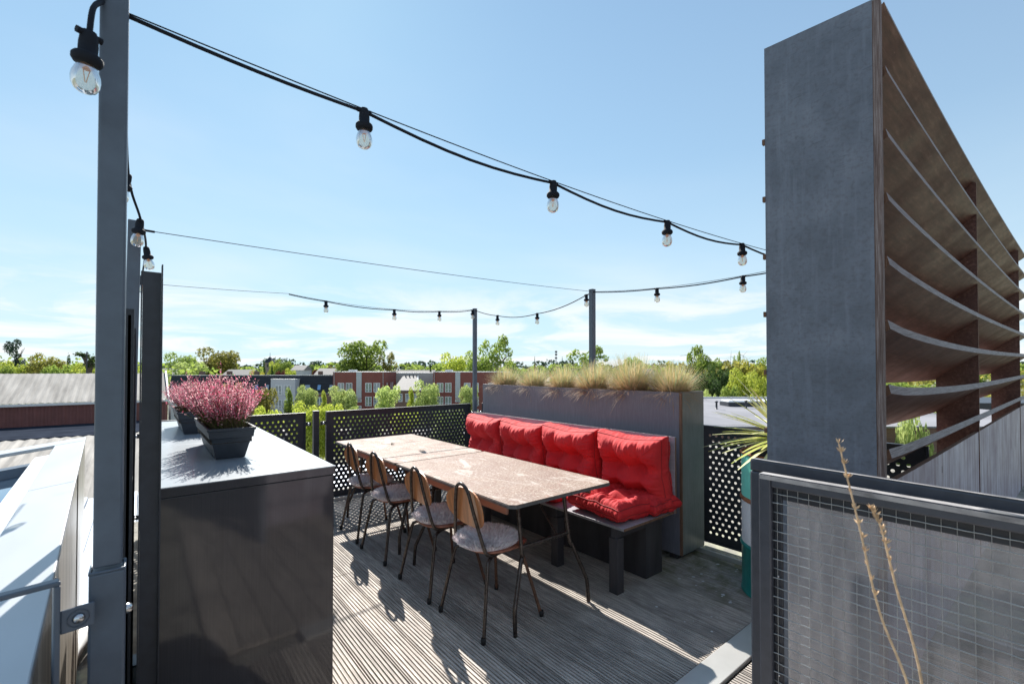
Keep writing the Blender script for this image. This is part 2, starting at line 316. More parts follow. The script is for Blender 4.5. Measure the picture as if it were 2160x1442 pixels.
# ------------------------------------------------------------------ mesh helpers
class MB:
    def __init__(s): s.v = []; s.f = []; s.m = []; s.s = []
    def add(s, vs, fs, mi=0, smooth=False):
        o = len(s.v); s.v += [tuple(x) for x in vs]
        for f in fs: s.f.append(tuple(i+o for i in f)); s.m.append(mi); s.s.append(smooth)
        return s
    def box(s, c, size, rot=None, mi=0):
        hx, hy, hz = [k/2 for k in size]
        vs = [Vector((x, y, z)) for x in (-hx, hx) for y in (-hy, hy) for z in (-hz, hz)]
        if rot is not None: vs = [rot @ q for q in vs]
        c = Vector(c); vs = [q+c for q in vs]
        return s.add(vs, [(0, 1, 3, 2), (4, 6, 7, 5), (0, 4, 5, 1), (2, 3, 7, 6), (0, 2, 6, 4), (1, 5, 7, 3)], mi)
    def bb(s, x0, x1, y0, y1, z0, z1, mi=0): return s.box(((x0+x1)/2, (y0+y1)/2, (z0+z1)/2), (x1-x0, y1-y0, z1-z0), None, mi)
    def prism(s, poly, z0, z1, mi=0):   # poly in XY
        n = len(poly)
        vs = [(x, y, z0) for x, y in poly]+[(x, y, z1) for x, y in poly]
        return s.add(vs, [tuple(range(n))[::-1], tuple(range(n, 2*n))]+[(i, (i+1) % n, n+(i+1) % n, n+i) for i in range(n)], mi)
    def tube(s, pts, r, n=8, mi=0, cap=True, closed=False):
        pts = [Vector(p) for p in pts]; m = len(pts)
        rs = r if isinstance(r, (list, tuple)) else [r]*m
        rings = []; up = None
        for i, p in enumerate(pts):
            if closed: t = (pts[(i+1) % m]-pts[i-1])
            else: t = pts[min(i+1, m-1)]-pts[max(i-1, 0)]
            t = t.normalized()
            if up is None:
                up = Vector((0, 0, 1)) if abs(t.z) < .9 else Vector((1, 0, 0))
            a = t.cross(up).normalized(); b = a.cross(t).normalized(); up = b
            rings.append([p+a*math.cos(k*2*math.pi/n)*rs[i]+b*math.sin(k*2*math.pi/n)*rs[i] for k in range(n)])
        vs = [q for ring in rings for q in ring]; fs = []
        for i in range(m if closed else m-1):
            j = (i+1) % m
            for k in range(n): fs.append((i*n+k, i*n+(k+1) % n, j*n+(k+1) % n, j*n+k))
        s.add(vs, fs, mi, n > 4)
        if cap and not closed: s.add(rings[0], [tuple(range(n))[::-1]], mi); s.add(rings[-1], [tuple(range(n))], mi)
        return s
    def lathe(s, prof, c=(0, 0, 0), n=24, mi=0, smooth=True):
        vs = [(c[0]+r*math.cos(k*2*math.pi/n), c[1]+r*math.sin(k*2*math.pi/n), c[2]+z) for r, z in prof for k in range(n)]
        fs = [(i*n+k, i*n+(k+1) % n, (i+1)*n+(k+1) % n, (i+1)*n+k) for i in range(len(prof)-1) for k in range(n)]
        return s.add(vs, fs, mi, smooth)
    def mesh(s, name, mats):
        me = D.meshes.new(name); me.from_pydata(s.v, [], s.f)
        for q in (mats if isinstance(mats, (list, tuple)) else [mats]): me.materials.append(M[q])
        me.polygons.foreach_set('material_index', s.m); me.polygons.foreach_set('use_smooth', s.s)
        me.update(); return me
    def build(s, name, mats, parent=None, loc=None, bevel=0, rotz=0):
        o = D.objects.new(name, s.mesh(name, mats)); C.objects.link(o)
        if parent: o.parent = parent
        if loc: o.location = loc
        if rotz: o.rotation_euler.z = rotz
        if bevel:
            b = o.modifiers.new('bevel', 'BEVEL'); b.width = bevel; b.segments = 2; b.limit_method = 'ANGLE'; b.angle_limit = R(40)
        return o
def tag(o, label=None, cat=None, group=None, kind=None):
    if label: o['label'] = label
    if cat: o['category'] = cat
    if group: o['group'] = group
    if kind: o['kind'] = kind
    return o
def thing(name, label, cat, loc=(0, 0, 0), rotz=0, group=None):
    o = D.objects.new(name, None); o.empty_display_size = .2; C.objects.link(o); o.location = loc; o.rotation_euler = (0, 0, rotz)
    return tag(o, label, cat, group)
def struct(o): o['kind'] = 'structure'; return o
def stuff(o): o['kind'] = 'stuff'; return o
def copy_tree(o, parent=None):
    c = o.copy(); C.objects.link(c); c.parent = parent
    for ch in o.children: copy_tree(ch, c)
    return c
def spline(pts, k=6):
    pts = [Vector(p) for p in pts]; out = []
    for i in range(len(pts)-1):
        p0 = pts[max(i-1, 0)]; p1 = pts[i]; p2 = pts[i+1]; p3 = pts[min(i+2, len(pts)-1)]
        for j in range(k):
            t = j/k
            out.append(.5*((2*p1)+(-p0+p2)*t+(2*p0-5*p1+4*p2-p3)*t*t+(-p0+3*p1-3*p2+p3)*t**3))
    out.append(pts[-1]); return out
GZ = -8.8      # street level below the roof terrace
def site(px, d, z=GZ):    # a place on the ground: bearing as an offset in the photograph's width, distance in metres
    p = FWD*d+RGT*((px-1080)/960*d); return (p.x, p.y, z)

# ------------------------------------------------------------------ ground and own roof
g = MB().add([(-9000, -9000, GZ), (9000, -9000, GZ), (9000, 9000, GZ), (-9000, 9000, GZ)], [(0, 1, 2, 3)]).build('ground', 'lawn'); struct(g)
rd = MB(); c = FWD*76; a = RGT
def strip(name, d, half, zoff, m_, x0=-120, x1=120):
    q = [FWD*(d-half)+RGT*x0, FWD*(d-half)+RGT*x1, FWD*(d+half)+RGT*x1, FWD*(d+half)+RGT*x0]
    return struct(MB().add([(p.x, p.y, GZ+zoff) for p in q], [(0, 1, 2, 3)]).build(name, m_))
strip('pavement', 72, 14, .02, 'pavement'); strip('road', 71, 4, .03, 'asphalt')
own = MB().bb(-.13, 9.5, -9, 6.0, GZ, -.32).bb(-7, -.131, -9, 6.0, GZ, -1.2).build('apartment_building', 'brick_brown'); tag(own, 'brick apartment block under the roof terrace', 'building')
roof = struct(MB().bb(-.12, 9.5, -9, 6.0, -.318, -.04).build('flat_roof', 'felt'))
low_roof = struct(MB().bb(-7, -.121, -9, 6.0, -1.198, -.90).build('lower_roof', 'felt'))
MB().bb(-.1205, -.1202, -9, 6.0, -.899, -.05).build('roof_upstand', 'zinc', low_roof)
pv = MB()
for i in range(6):
    for j in range(8):
        q = MB().box((0, 0, 0), (.446, .446, .03)).build('paver', 'paver', low_roof, (-2.65+i*.45, 1.6+j*.45, -.884+rnd.uniform(-.003, .003)), bevel=.004)
        q.rotation_euler.z = rnd.uniform(-.01, .01)

# ------------------------------------------------------------------ deck boards
deck = thing('deck', None, None); struct(deck)
W, PIT = .139, .1455
def board_mesh(ln):
    n = 7; gw = .0080; gd = .008; prof = [(0, -.024), (0, -.0015), (.0015, 0)]
    st = W/n
    for k in range(n):
        cx = st*(k+.5)
        prof += [(cx-gw/2, 0), (cx-gw/2+.001, -gd), (cx+gw/2-.001, -gd), (cx+gw/2, 0)]
    prof += [(W-.0015, 0), (W, -.0015), (W, -.024)]
    m = len(prof); b = MB()
    b.add([(x, 0, z) for x, z in prof]+[(x, ln, z) for x, z in prof], [(i, i+1, m+i+1, m+i) for i in range(m-1)]+[tuple(range(m)), tuple(range(m, 2*m))[::-1]])
    return b.mesh('board', 'deck')
lens = [(1.215, 3.377), (3.381, 5.32), (1.215, 5.32), (1.215, 4.28), (4.284, 5.32), (-1.6, 1.05)]
bm_ = [board_mesh(b-a) for a, b in lens]
x = .876-6*PIT; k = 0
while x < 3.56:
    if x+W > .0:
        segs = (0, 1) if x < 1.28 else ((2,) if k % 3 else (3, 4))
        for s_ in segs+(5,):
            if s_ == 5 and x < .2: continue
            o = D.objects.new('board', bm_[s_]); C.objects.link(o); o.parent = deck
            o.location = (x+.0035, lens[s_][0], rnd.uniform(-.0012, .0012)); o.rotation_euler = (0, rnd.uniform(-.004, .004), 0)
    x += PIT; k += 1
th = thing('threshold_strip', 'pale aluminium strip laid across the deck boards', 'metal strip', (0, 0, 0))
MB().bb(.72, 3.5, 1.065, 1.205, -.012, .012).build('profile', 'alu', th, bevel=.003)
MB().bb(3.585, 3.61, -1.6, 5.36, -.03, .03).build('metal_edge', 'alu', th)
tr = MB().bb(-.0, 3.585, 5.325, 5.36, -.03, .035).build('edge_trim', 'alu'); tag(tr, 'pale metal trim along the far end of the deck', 'trim')
gr = struct(MB().bb(3.612, 4.3, -1.6, 6.0, -.039, -.02).build('roof_gravel', 'paver'))

sp_ = MB()
for i in range(46):
    x_ = rnd.uniform(2.5, 3.5); y_ = rnd.uniform(1.2, 1.8) if i < 34 else rnd.uniform(2, 3); r_ = rnd.choice([.004, .006, .009, .013])*rnd.uniform(.7, 1.2)
    sp_.add([(x_+r_*math.cos(k*1.047)*rnd.uniform(.7, 1.2), y_+r_*math.sin(k*1.047)*rnd.uniform(.7, 1.2), .0032) for k in range(6)], [tuple(range(6))])
stuff(sp_.build('lichen_spots', 'coping', deck))
# ------------------------------------------------------------------ perforated railing
def perf(wd, ht, mgx=.035, mgz=.04, p=.0533, q=.046, r=.0115, th_=.003):
    """perforated sheet in the XZ plane, x 0..wd, z 0..ht"""
    b = MB(); nx = int((wd-2*mgx-p/2)/p); nz = int((ht-2*mgz)/q)
    ox = (wd-(nx+.5)*p)/2; oz = (ht-nz*q)/2
    for y, flip in ((-th_/2, False), (th_/2, True)):
        def quad(x0, x1, z0, z1):
            b.add([(x0, y, z0), (x1, y, z0), (x1, y, z1), (x0, y, z1)], [(0, 1, 2, 3) if not flip else (3, 2, 1, 0)])
        quad(0, wd, 0, oz); quad(0, wd, ht-oz, ht)
        for j in range(nz):
            sh = p/2 if j % 2 else 0; z0 = oz+j*q
            quad(0, ox+sh, z0, z0+q); quad(ox+sh+nx*p, wd, z0, z0+q)
    K = 12
    for j in range(nz):
        sh = p/2 if j % 2 else 0
        for i in range(nx):
            x0 = ox+sh+i*p; z0 = oz+j*q; cx = x0+p/2; cz = z0+q/2
            circ = [(cx+r*math.cos(a), cz+r*math.sin(a)) for a in [math.pi/4+k_*2*math.pi/K for k_ in range(K)]]
            cor = [(x0+p, z0+q), (x0, z0+q), (x0, z0), (x0+p, z0)]
            vs = []
            for y in (-th_/2, th_/2): vs += [(u, y, v) for u, v in circ]+[(u, y, v) for u, v in cor]
            fs = []; o2 = K+4
            for s_ in range(4):
                a0 = s_*3
                ring = [(a0+t_) % K for t_ in range(4)]
                c0_ = K+s_; c1_ = K+(s_+1) % 4
                fs.append(tuple([c0_, c1_]+ring[::-1])); fs.append(tuple([c_+o2 for c_ in ([c0_, c1_]+ring[::-1])][::-1]))
            for k_ in range(K): fs.append((k_, (k_+1) % K, (k_+1) % K+o2, k_+o2))
            b.add(vs, fs)
    return b
def panel(label, x, y, wd, rot, z0=.02, z1=1.02):
    t = thing('perforated_fence', label, 'fence panel', (x, y, z0), rot, 'perforated railing panels round the terrace')
    h = z1-z0
    perf(wd-.02, h-.02).build('perforated_sheet', 'steel_dark', t, (.01, 0, .01))
    fr = MB()
    fr.bb(0, wd, -.018, .018, h-.012, h); fr.bb(0, wd, -.018, .018, 0, .012); fr.bb(0, .012, -.018, .018, .012, h-.012); fr.bb(wd-.012, wd, -.018, .018, .012, h-.012)
    fr.build('frame', 'steel_dark', t, bevel=.002)
    for zz_ in (h-.13, .13):
        for xx in (-.03, wd+.03):
            MB().bb(xx-.03, xx+.03, -.004, .004, zz_-.02, zz_+.02).build('bracket', 'steel_dark', t)
            MB().lathe([(0, -.022), (.011, -.02), (.014, -.01), (.014, .0)], (xx, 0, 0), 12).build('bolt', 'bolt', t, (0, -.004, zz_)).rotation_euler = (R(-90), 0, 0)
    return t
panel('perforated railing panel nearest the flower boxes, left of the short post', .0, 5.4, 1.43, 0)
panel('long perforated railing panel behind the far end of the table', 1.65, 5.4, 1.98, 0)
panel('short perforated railing panel between corner pole and planter', 3.8, 5.32, 1.9, R(-90))
panel('perforated railing panel behind the far half of the planter', 3.8, 3.24, 1.1, R(-90))
panel('perforated railing panel right of the planter, behind the oil drum', 3.8, 2.06, 1.5, R(-90))
def post(label, x, y, z0, z1, s=.055, m_='steel_post', name='railing_post', cat='post', rot=0):
    t = thing(name, label, cat, (x, y, z0), rot)
    MB().bb(-s/2, s/2, -s/2, s/2, 0, z1-z0).build('tube', m_, t, bevel=.005)
    MB().bb(-s/2-.002, s/2+.002, -s/2-.002, s/2+.002, z1-z0, z1-z0+.004).build('cap', m_, t)
    MB().bb(-s*.9, s*.9, -s*.9, s*.9, 0, .01).build('base_plate', m_, t)
    return t
post('short dark post between the two perforated railing panels', 1.54, 5.4, 0, 1.03, .06, 'steel_dark')
post('slim light pole at the far railing corner left of the planter', 3.715, 5.4, -.03, 2.37, .05, 'steel_blue', 'light_pole', 'pole')
post('slim light pole rising behind the middle of the planter', 3.86, 3.33, -.03, 2.38, .055, 'steel_blue', 'light_pole', 'pole')
post('light pole behind the louvred screen holding the cable ends', 3.86, 1.2, -.03, 2.35, .055, 'steel_blue', 'light_pole', 'pole')

# near left posts (lean slightly)
t = thing('light_pole', 'tall blue-grey square pole with sleeve, nearest the camera at left', 'pole', (-.062, 1.605, -.04), 0)
MB().bb(-.029, .029, -.029, .029, 1.03, 2.62).build('tube', 'steel_blue', t, bevel=.006)
MB().bb(-.036, .036, -.036, .036, 0, 1.02).build('sleeve', 'steel_blue', t, bevel=.006)
MB().tube([(-.034, -.034, 1.022), (.034, -.034, 1.022), (.034, .034, 1.022), (-.034, .034, 1.022)], .0045, 6, closed=True).build('weld_bead', 'steel_blue', t)
for x_, y_, z_, rr in ((.038, -.01, .905, R(90)), (0, -.037, .70, 0)):
    o = MB().lathe([(0, -.014), (.009, -.012), (.0135, -.004), (.0135, 0)], (0, 0, 0), 16).build('bolt', 'bolt', t, (x_, y_, z_)); o.rotation_euler = (R(-90), 0, rr)
t = thing('light_pole', 'second blue-grey square pole beyond the near one, at the skylight corner', 'pole', (-.06, 3.14, -.04), 0)
MB().bb(-.028, .028, -.028, .028, 0, 2.33).build('tube', 'steel_blue', t, bevel=.005); t.rotation_euler = (0, R(.7), 0)
MB().bb(-.06, .06, -.06, .06, 0, .01).build('base_plate', 'steel_blue', t)
t = thing('screen_post', 'dark steel channel post standing against the near left cabinet corner', 'post', (.028, 1.9, -.04), 0)
u = MB(); u.bb(-.026, .022, .0, .006, 0, 1.86); u.bb(.0225, .0265, -.018, .03, 0, 1.885); u.bb(-.0305, -.0265, -.0, .03, 0, 1.86)
u.build('channel', 'steel_dark', t)
t = thing('side_screen', 'dark edge-on metal screen running behind the channel post', 'screen', (-.03, 1.96, -.04))
MB().bb(-.004, .004, 0, .9, .02, 1.72).build('sheet', 'steel_dark', t)
for yy in (.0, .9): MB().bb(-.012, .012, yy, yy+.02, 0, 1.74).build('upright', 'steel_dark', t)
# open railing frame at the lower left, bolted to the near pole
t = thing('open_railing', 'flat grey railing frame bolted to the near pole at lower left', 'railing', (-.145, 1.53, 0))
rot = R(12)
t.rotation_euler = (0, 0, rot)
u = MB(); u.bb(-1.1, 0, -.014, .014, .988, 1.0); u.bb(-.012, 0, -.014, .014, 0, .988); u.build('frame', 'steel_blue', t, bevel=.003)
u = MB(); u.bb(.0005, .062, -.006, .0, .868, .925); u.build('bracket', 'steel_blue', t, bevel=.006)
o = MB().lathe([(0, -.012), (.008, -.011), (.012, -.004), (.012, 0)], (0, 0, 0), 16).build('bolt', 'bolt', t, (.032, -.006, .897)); o.rotation_euler = (R(-90), 0, 0)
o = MB().lathe([(.020, -.003), (.020, 0)], (0, 0, 0), 20).build('washer', 'steel_blue', t, (.032, -.006, .897)); o.rotation_euler = (R(-90), 0, 0)

# ------------------------------------------------------------------ skylight left
t = thing('skylight', 'large zinc clad skylight box with white framed glass', 'skylight', (-.119, .008, -.78), R(2.86)); t.scale = (1.52, 1.52, 1.52)
def zs(x_): return 1.04+.13*(x_+.0)      # top slopes down to the left (local x<0)
u = MB()
def slab(x0, x1, y0, y1, dz0, dz1, mi=0):
    vs = [(x_, y_, zs(x_)+dz) for x_ in (x0, x1) for y_ in (y0, y1) for dz in (dz0, dz1)]
    u.add(vs, [(0, 1, 3, 2), (4, 6, 7, 5), (0, 4, 5, 1), (2, 3, 7, 6), (0, 2, 6, 4), (1, 5, 7, 3)], mi)
slab(-.135, .004, 2.602, 4.05, -.02, .0); slab(-.135, .004, .3, 2.598, -.02, .0)
slab(-1.5, .004, 4.054, 4.25, -.02, .001)
u.build('cladding', 'zinc', t, bevel=.003)
u = MB(); u.bb(-.012, 0, .3, 4.25, -.04, 1.02)
for yy in (1.5, 2.9): u.bb(.0005, .004, yy, yy+.006, -.04, 1.015)
u.build('side_wall', 'zinc_side', t)
u = MB(); u.bb(-1.5, -.012, 4.235, 4.247, -.04, .8); u.build('end_wall', 'zinc_side', t)
u = MB(); slab(-.205, -.137, .3, 3.80, -.09, -.022); u.build('white_frame', 'white_frame', t, bevel=.004)
u = MB(); slab(-1.5, -.206, 3.70, 3.80, -.10, -.05); u.build('frame_rail', 'steel_blue', t)
u = MB(); slab(-1.5, -.137, 3.86, 4.05, -.16, -.12); u.build('gutter', 'steel_dark', t)
u = MB(); slab(-1.5, -.207, 1.75, 3.695, -.12, -.10); u.build('glass', 'skylight_glass', t)
u = MB(); slab(-1.5, -.137, 1.62, 1.74, -.12, -.04); u.build('lower_rail', 'white_frame', t)
t = thing('roof_hatch', 'zinc covered upstand between the near pole and the side screen', 'upstand', (-.03, 2.25, 0))
MB().bb(-.07, .0, 0, .85, -.04, .98).build('box', 'zinc', t, bevel=.004)
MB().bb(-.075, .005, -.005, .855, .981, .99).build('lid', 'zinc', t, bevel=.003)
t = thing('vent_pipe', 'white pipe lying on the lower roof beside the skylight', 'pipe', (-.45, 5.0, -.90))
MB().tube(spline([(0, 0, .06), (.12, .5, .12), (.3, .9, .06)]), .06, 10).build('pipe', 'white_frame', t)
cbl = MB().tube(spline([(-.75, 2.9, -.855), (-.45, 3.4, -.85), (-.2, 3.6, -.855), (-.14, 4.2, -.85)]), .006, 6).build('roof_cable', 'black_cable'); tag(cbl, 'black cable lying on the mossy pavers by the near pole', 'cable')

# ------------------------------------------------------------------ cabinet
t = thing('cabinet', 'high glossy dark outdoor cabinet with pale reflective top', 'cabinet', (.05, 1.95, 0))
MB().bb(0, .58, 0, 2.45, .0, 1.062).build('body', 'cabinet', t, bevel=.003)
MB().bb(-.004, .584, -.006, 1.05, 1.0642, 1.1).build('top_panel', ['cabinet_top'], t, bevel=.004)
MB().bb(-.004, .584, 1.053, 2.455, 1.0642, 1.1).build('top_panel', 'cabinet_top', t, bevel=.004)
MB().bb(-.002, .582, -.0085, -.0065, 1.066, 1.0965).build('front_edge', 'cabinet', t)
MB().bb(-.012, -.004, -.004, .01, .12, .96).build('edge_strip', 'alu', t)

# ------------------------------------------------------------------ flower boxes with heather
def flower_box():
    t = thing('flower_box', '', 'flower box'); b = MB()
    def ring(x, y, z): return [(-x, -y, z), (x, -y, z), (x, y, z), (-x, y, z)]
    prof = [ring(.056, .27, 0), ring(.078, .295, .093), ring(.085, .302, .093), ring(.089, .306, .125), ring(.093, .31, .125), ring(.095, .312, .138), ring(.085, .302, .138), ring(.08, .297, .10)]
    vs = [q for rg in prof for q in rg]; fs = [(3, 2, 1, 0)]
    for i in range(len(prof)-1):
        for k_ in range(4): fs.append((i*4+k_, i*4+(k_+1) % 4, (i+1)*4+(k_+1) % 4, (i+1)*4+k_))
    b.add(vs, fs); b.build('pot', 'pot', t, bevel=.003)
    rb = MB()
    for z_ in (.066, .074): 
        kx = .056+.022*z_/.093+.0008; ky = .27+.025*z_/.093+.0008
        rb.tube([(-kx, -ky, z_), (kx, -ky, z_), (kx, ky, z_), (-kx, ky, z_)], .0014, 4, closed=True)
    rb.build('ridge', 'pot', t)
    MB().bb(-.08, .08, -.29, .29, .07, .118).build('soil', 'soil', t)
    return t
def heather(seed, n=820):
    r = random.Random(seed); t = thing('heather', '', 'heather plant')
    st = MB(); fl = MB(); lf = MB()
    for i in range(n):
        bx = r.uniform(-.06, .06); by = r.uniform(-.27, .27)
        ang = Vector((bx*5.0-.12+r.gauss(0, .34), by*1.3+r.gauss(0, .30), 1)).normalized()
        ln = r.uniform(.17, .285)*(1 - .25*min(1, abs(by)/.3)); 
        if r.random() < .04: ln *= 1.2
        p0 = Vector((bx, by, 0)); p = p0.copy(); d_ = ang.copy(); path = [p.copy()]
        for s_ in range(5):
            d_ = (d_+Vector((r.gauss(0, .07), r.gauss(0, .07), .07))).normalized(); p = p+d_*ln/5; path.append(p.copy())
        st.tube(path, [.0013, .0012, .0011, .001, .0008, .0005], 3, cap=False)
        nf = 34
        for k_ in range(nf):
            u_ = k_/nf; f_ = u_*5; i_ = min(4, int(f_)); q = path[i_].lerp(path[i_+1], f_-i_)
            a = r.uniform(0, 6.283); off = Vector((math.cos(a), math.sin(a), r.uniform(-.1, .7))).normalized()
            if u_ < r.uniform(.28, .62):
                s1 = r.uniform(.006, .011); tgt = lf; mi = 0; wdt = .0016
            else:
                s1 = r.uniform(.006, .0095)*(1.15-.55*u_); tgt = fl; mi = r.choices([0, 1, 2], [4.5, 5, 1.2])[0]; wdt = .0036
            side = off.cross(Vector((r.gauss(0, 1), r.gauss(0, 1), r.gauss(0, 1)))).normalized()*wdt
            tip = q+off*s1
            if tgt is fl: tgt.add([q-side*.5, q+side*.5, tip+side, tip-side], [(0, 1, 2, 3)], mi)
            else: tgt.add([q-side*.5, q+side*.5, tip], [(0, 1, 2)], mi)
    st.build('stems', 'heather_stem', t); stuff(t.children[-1])
    stuff(fl.build('flowers', ['heather_pink', 'heather_pale', 'heather_dark'], t)); stuff(lf.build('foliage', 'heather_leaf', t))
    return t
fb = flower_box(); fb['label'] = 'dark flower box at the front of the cabinet top'; fb['group'] = 'flower boxes on the cabinet'; fb.location = (.318, 2.665, 1.102)
fb2 = copy_tree(fb); fb2['label'] = 'dark flower box farther back on the cabinet, half hidden'; fb2.location = (.265, 3.72, 1.102)
h1 = heather(3); h1['label'] = 'pink heather spilling over the front flower box'; h1['group'] = 'heathers in the flower boxes'; h1.location = (.318, 2.665, 1.218)
h2 = copy_tree(h1); h2['label'] = 'pink heather in the rear flower box, mostly behind the other'; h2.location = (.265, 3.72, 1.218); h2.scale = (.8, .9, .8)

# ------------------------------------------------------------------ tables
def table(label, y0, y1, near, seams=()):
    t = thing('folding_table', label, 'table', (2.02, y0, 0), 0, 'folding tables pushed together'); ln = y1-y0
    c_ = .03
    edges = [0]+[s_-y0 for s_ in seams]+[ln]
    for a, b in zip(edges[:-1], edges[1:]):
        a2 = a+(.002 if a else 0); b2 = b-(.002 if b < ln else 0)
        poly = [(-.435+c_, a2), (.435-c_, a2), (.435, a2+c_), (.435, b2), (-.435, b2), (-.435, a2+c_)]
        q = MB().prism(poly, .728, .7445, 0); q.build('table_leaf', 'table_edge', t)
        q = MB().prism([(x_*.993, y_) for x_, y_ in poly], .7447, .75, 0); q.build('tabletop', 'tabletop', t, bevel=.0015)
    for sx in (-1, 1):
        MB().bb(sx*.36-.011, sx*.36+.011, .13, ln-.1, .655, .7275).build('apron', 'apron', t, bevel=.008)
    for yy, sg in ((.06, 1), (ln-.22, -1)):
        for sx in (-1, 1):
            x0 = -.07+sx*.195
            pts = [(x0, yy+sg*.10, .73), (x0+sx*.005, yy+sg*.05, .42), (x0+sx*.02, yy+sg*.04, .375), (x0+sx*.09, yy, .19), (x0+sx*.108, yy-sg*.01, .13), (x0+sx*.112, yy-sg*.02, 0)]
            MB().tube(spline(pts, 4), .0125, 10).build('leg', 'steel_tube', t)
        MB().tube([(-.07-.198, yy+sg*.055, .45), (-.07+.198, yy+sg*.055, .45)], .013, 8).build('crossbar', 'steel_tube', t)
        MB().tube([(-.07+.1, yy+sg*.055, .45), (-.07+.12, yy+sg*.22, .58), (-.07+.12, yy+sg*.34, .72)], .006, 6).build('brace', 'steel_tube', t)
    return t
table('nearer folding table with speckled worn top and bent steel legs', 1.945, 3.405, True)
table('farther folding table with a cross seam, by the railing', 3.42, 4.86, False, (4.34,))
lf_ = MB().add([(0, 0, 0), (.035, .01, .012), (.055, .03, .004), (.02, .035, .014)], [(0, 1, 2, 3)]).build('fallen_leaf', 'bark', None, (1.93, 4.27, .7525)); tag(lf_, 'small dry leaf lying on the far table', 'leaf')

# ------------------------------------------------------------------ chairs
def oval_plate(a, b_, th_, bend, m_=36):
    q = MB(); vs = []; rings = 6
    for s_ in (-1, 1):
        vs.append((s_*th_/2, 0, 0))
        for j in range(1, rings+1):
            for k_ in range(m_):
                an = 2*math.pi*k_/m_; rr = j/rings
                y_ = a*rr*math.copysign(abs(math.cos(an))**.85, math.cos(an)); z_ = b_*rr*math.copysign(abs(math.sin(an))**.9, math.sin(an))
                y_ *= (1+.06*z_/b_)
                vs.append((s_*th_/2+bend*y_*y_, y_, z_))
    o1 = 1+rings*m_; fs = []
    for s_ in (0, 1):
        o_ = s_*o1
        for k_ in range(m_):
            tri = (o_, o_+1+k_, o_+1+(k_+1) % m_); fs.append(tri if s_ else tri[::-1])
            for j in range(rings-1):
                f_ = (o_+1+j*m_+k_, o_+1+(j+1)*m_+k_, o_+1+(j+1)*m_+(k_+1) % m_, o_+1+j*m_+(k_+1) % m_); fs.append(f_ if s_ else f_[::-1])
    q.add(vs, fs, 0, True)
    e = 1+(rings-1)*m_
    q.add(vs, [(e+k_, o1+e+k_, o1+e+(k_+1) % m_, e+(k_+1) % m_) for k_ in range(m_)], 0)
    return q
def make_chair():
    t = thing('chair', '', 'chair')
    # seat: rounded plywood, slightly pointed at the front
    q = MB(); m_ = 40; vs = []
    def outline(an):
        r_ = .2*(1+.10*math.cos(an)+.05*math.cos(3*an)); return (r_*1.04*math.cos(an)+.0, r_*1.02*math.sin(an))
    for z_, s_ in ((.436, .985), (.44, 1.0), (.446, 1.0), (.449, .99)):
        for k_ in range(m_):
            x_, y_ = outline(2*math.pi*k_/m_); vs.append((x_*s_, y_*s_, z_+.35*max(0, x_-.05)**2*-2.0+.25*y_*y_))
    fs = [(i*m_+k_, i*m_+(k_+1) % m_, (i+1)*m_+(k_+1) % m_, (i+1)*m_+k_) for i in range(3) for k_ in range(m_)]
    n0 = len(vs)
    for z_ in (.436, .447): vs.append((0, 0, z_))
    fs += [(n0, (k_+1) % m_, k_) for k_ in range(m_)]+[(n0+1, 3*m_+k_, 3*m_+(k_+1) % m_) for k_ in range(m_)]
    q.add(vs, fs, 0, True); q.build('seat', 'seat_wood', t)
    bk = oval_plate(.185, .118, .009, -.9).build('backrest', 'back_wood', t, (-.170, 0, .685)); bk.rotation_euler = (0, R(-10), 0)
    half = [(.13, .115, .428), (-.02, .135, .426), (-.10, .150, .428), (-.148, .152, .445), (-.168, .140, .50), (-.198, .098, .66), (-.214, .066, .775), (-.220, .045, .812), (-.223, .0, .832)]
    pts = half+[(x_, -y_, z_) for x_, y_, z_ in half[:-1][::-1]]
    MB().tube(spline(pts, 4), .0105, 10).build('back_frame', 'steel_tube', t)
    for sy in (-1, 1):
        MB().tube(spline([(-.03, sy*.10, .414), (-.10, sy*.135, .413), (-.140, sy*.158, .402), (-.160, sy*.172, .36), (-.222, sy*.222, .012)], 4), .0105, 10).build('leg', 'steel_tube', t)
        MB().tube(spline([(.05, sy*.08, .414), (.11, sy*.115, .41), (.135, sy*.135, .38), (.215, sy*.218, .012)], 4), .0098, 10).build('leg', 'rust_tube', t)
        for x_ in (-.224, .217):
            MB().lathe([(0, 0), (.0135, 0), (.0145, .03), (.0115, .034)], (x_, sy*.221, 0), 12).build('rubber_foot', 'rubber', t)
        for zz_ in (.665, .72):
            MB().lathe([(0, .0), (.004, .001), (.0055, .003)], (0, 0, 0), 8).build('screw', 'bolt', t, (-.2145 if zz_ > .7 else -.209, sy*(.098 if zz_ < .7 else .083), zz_)).rotation_euler = (0, R(90), 0)
    return t
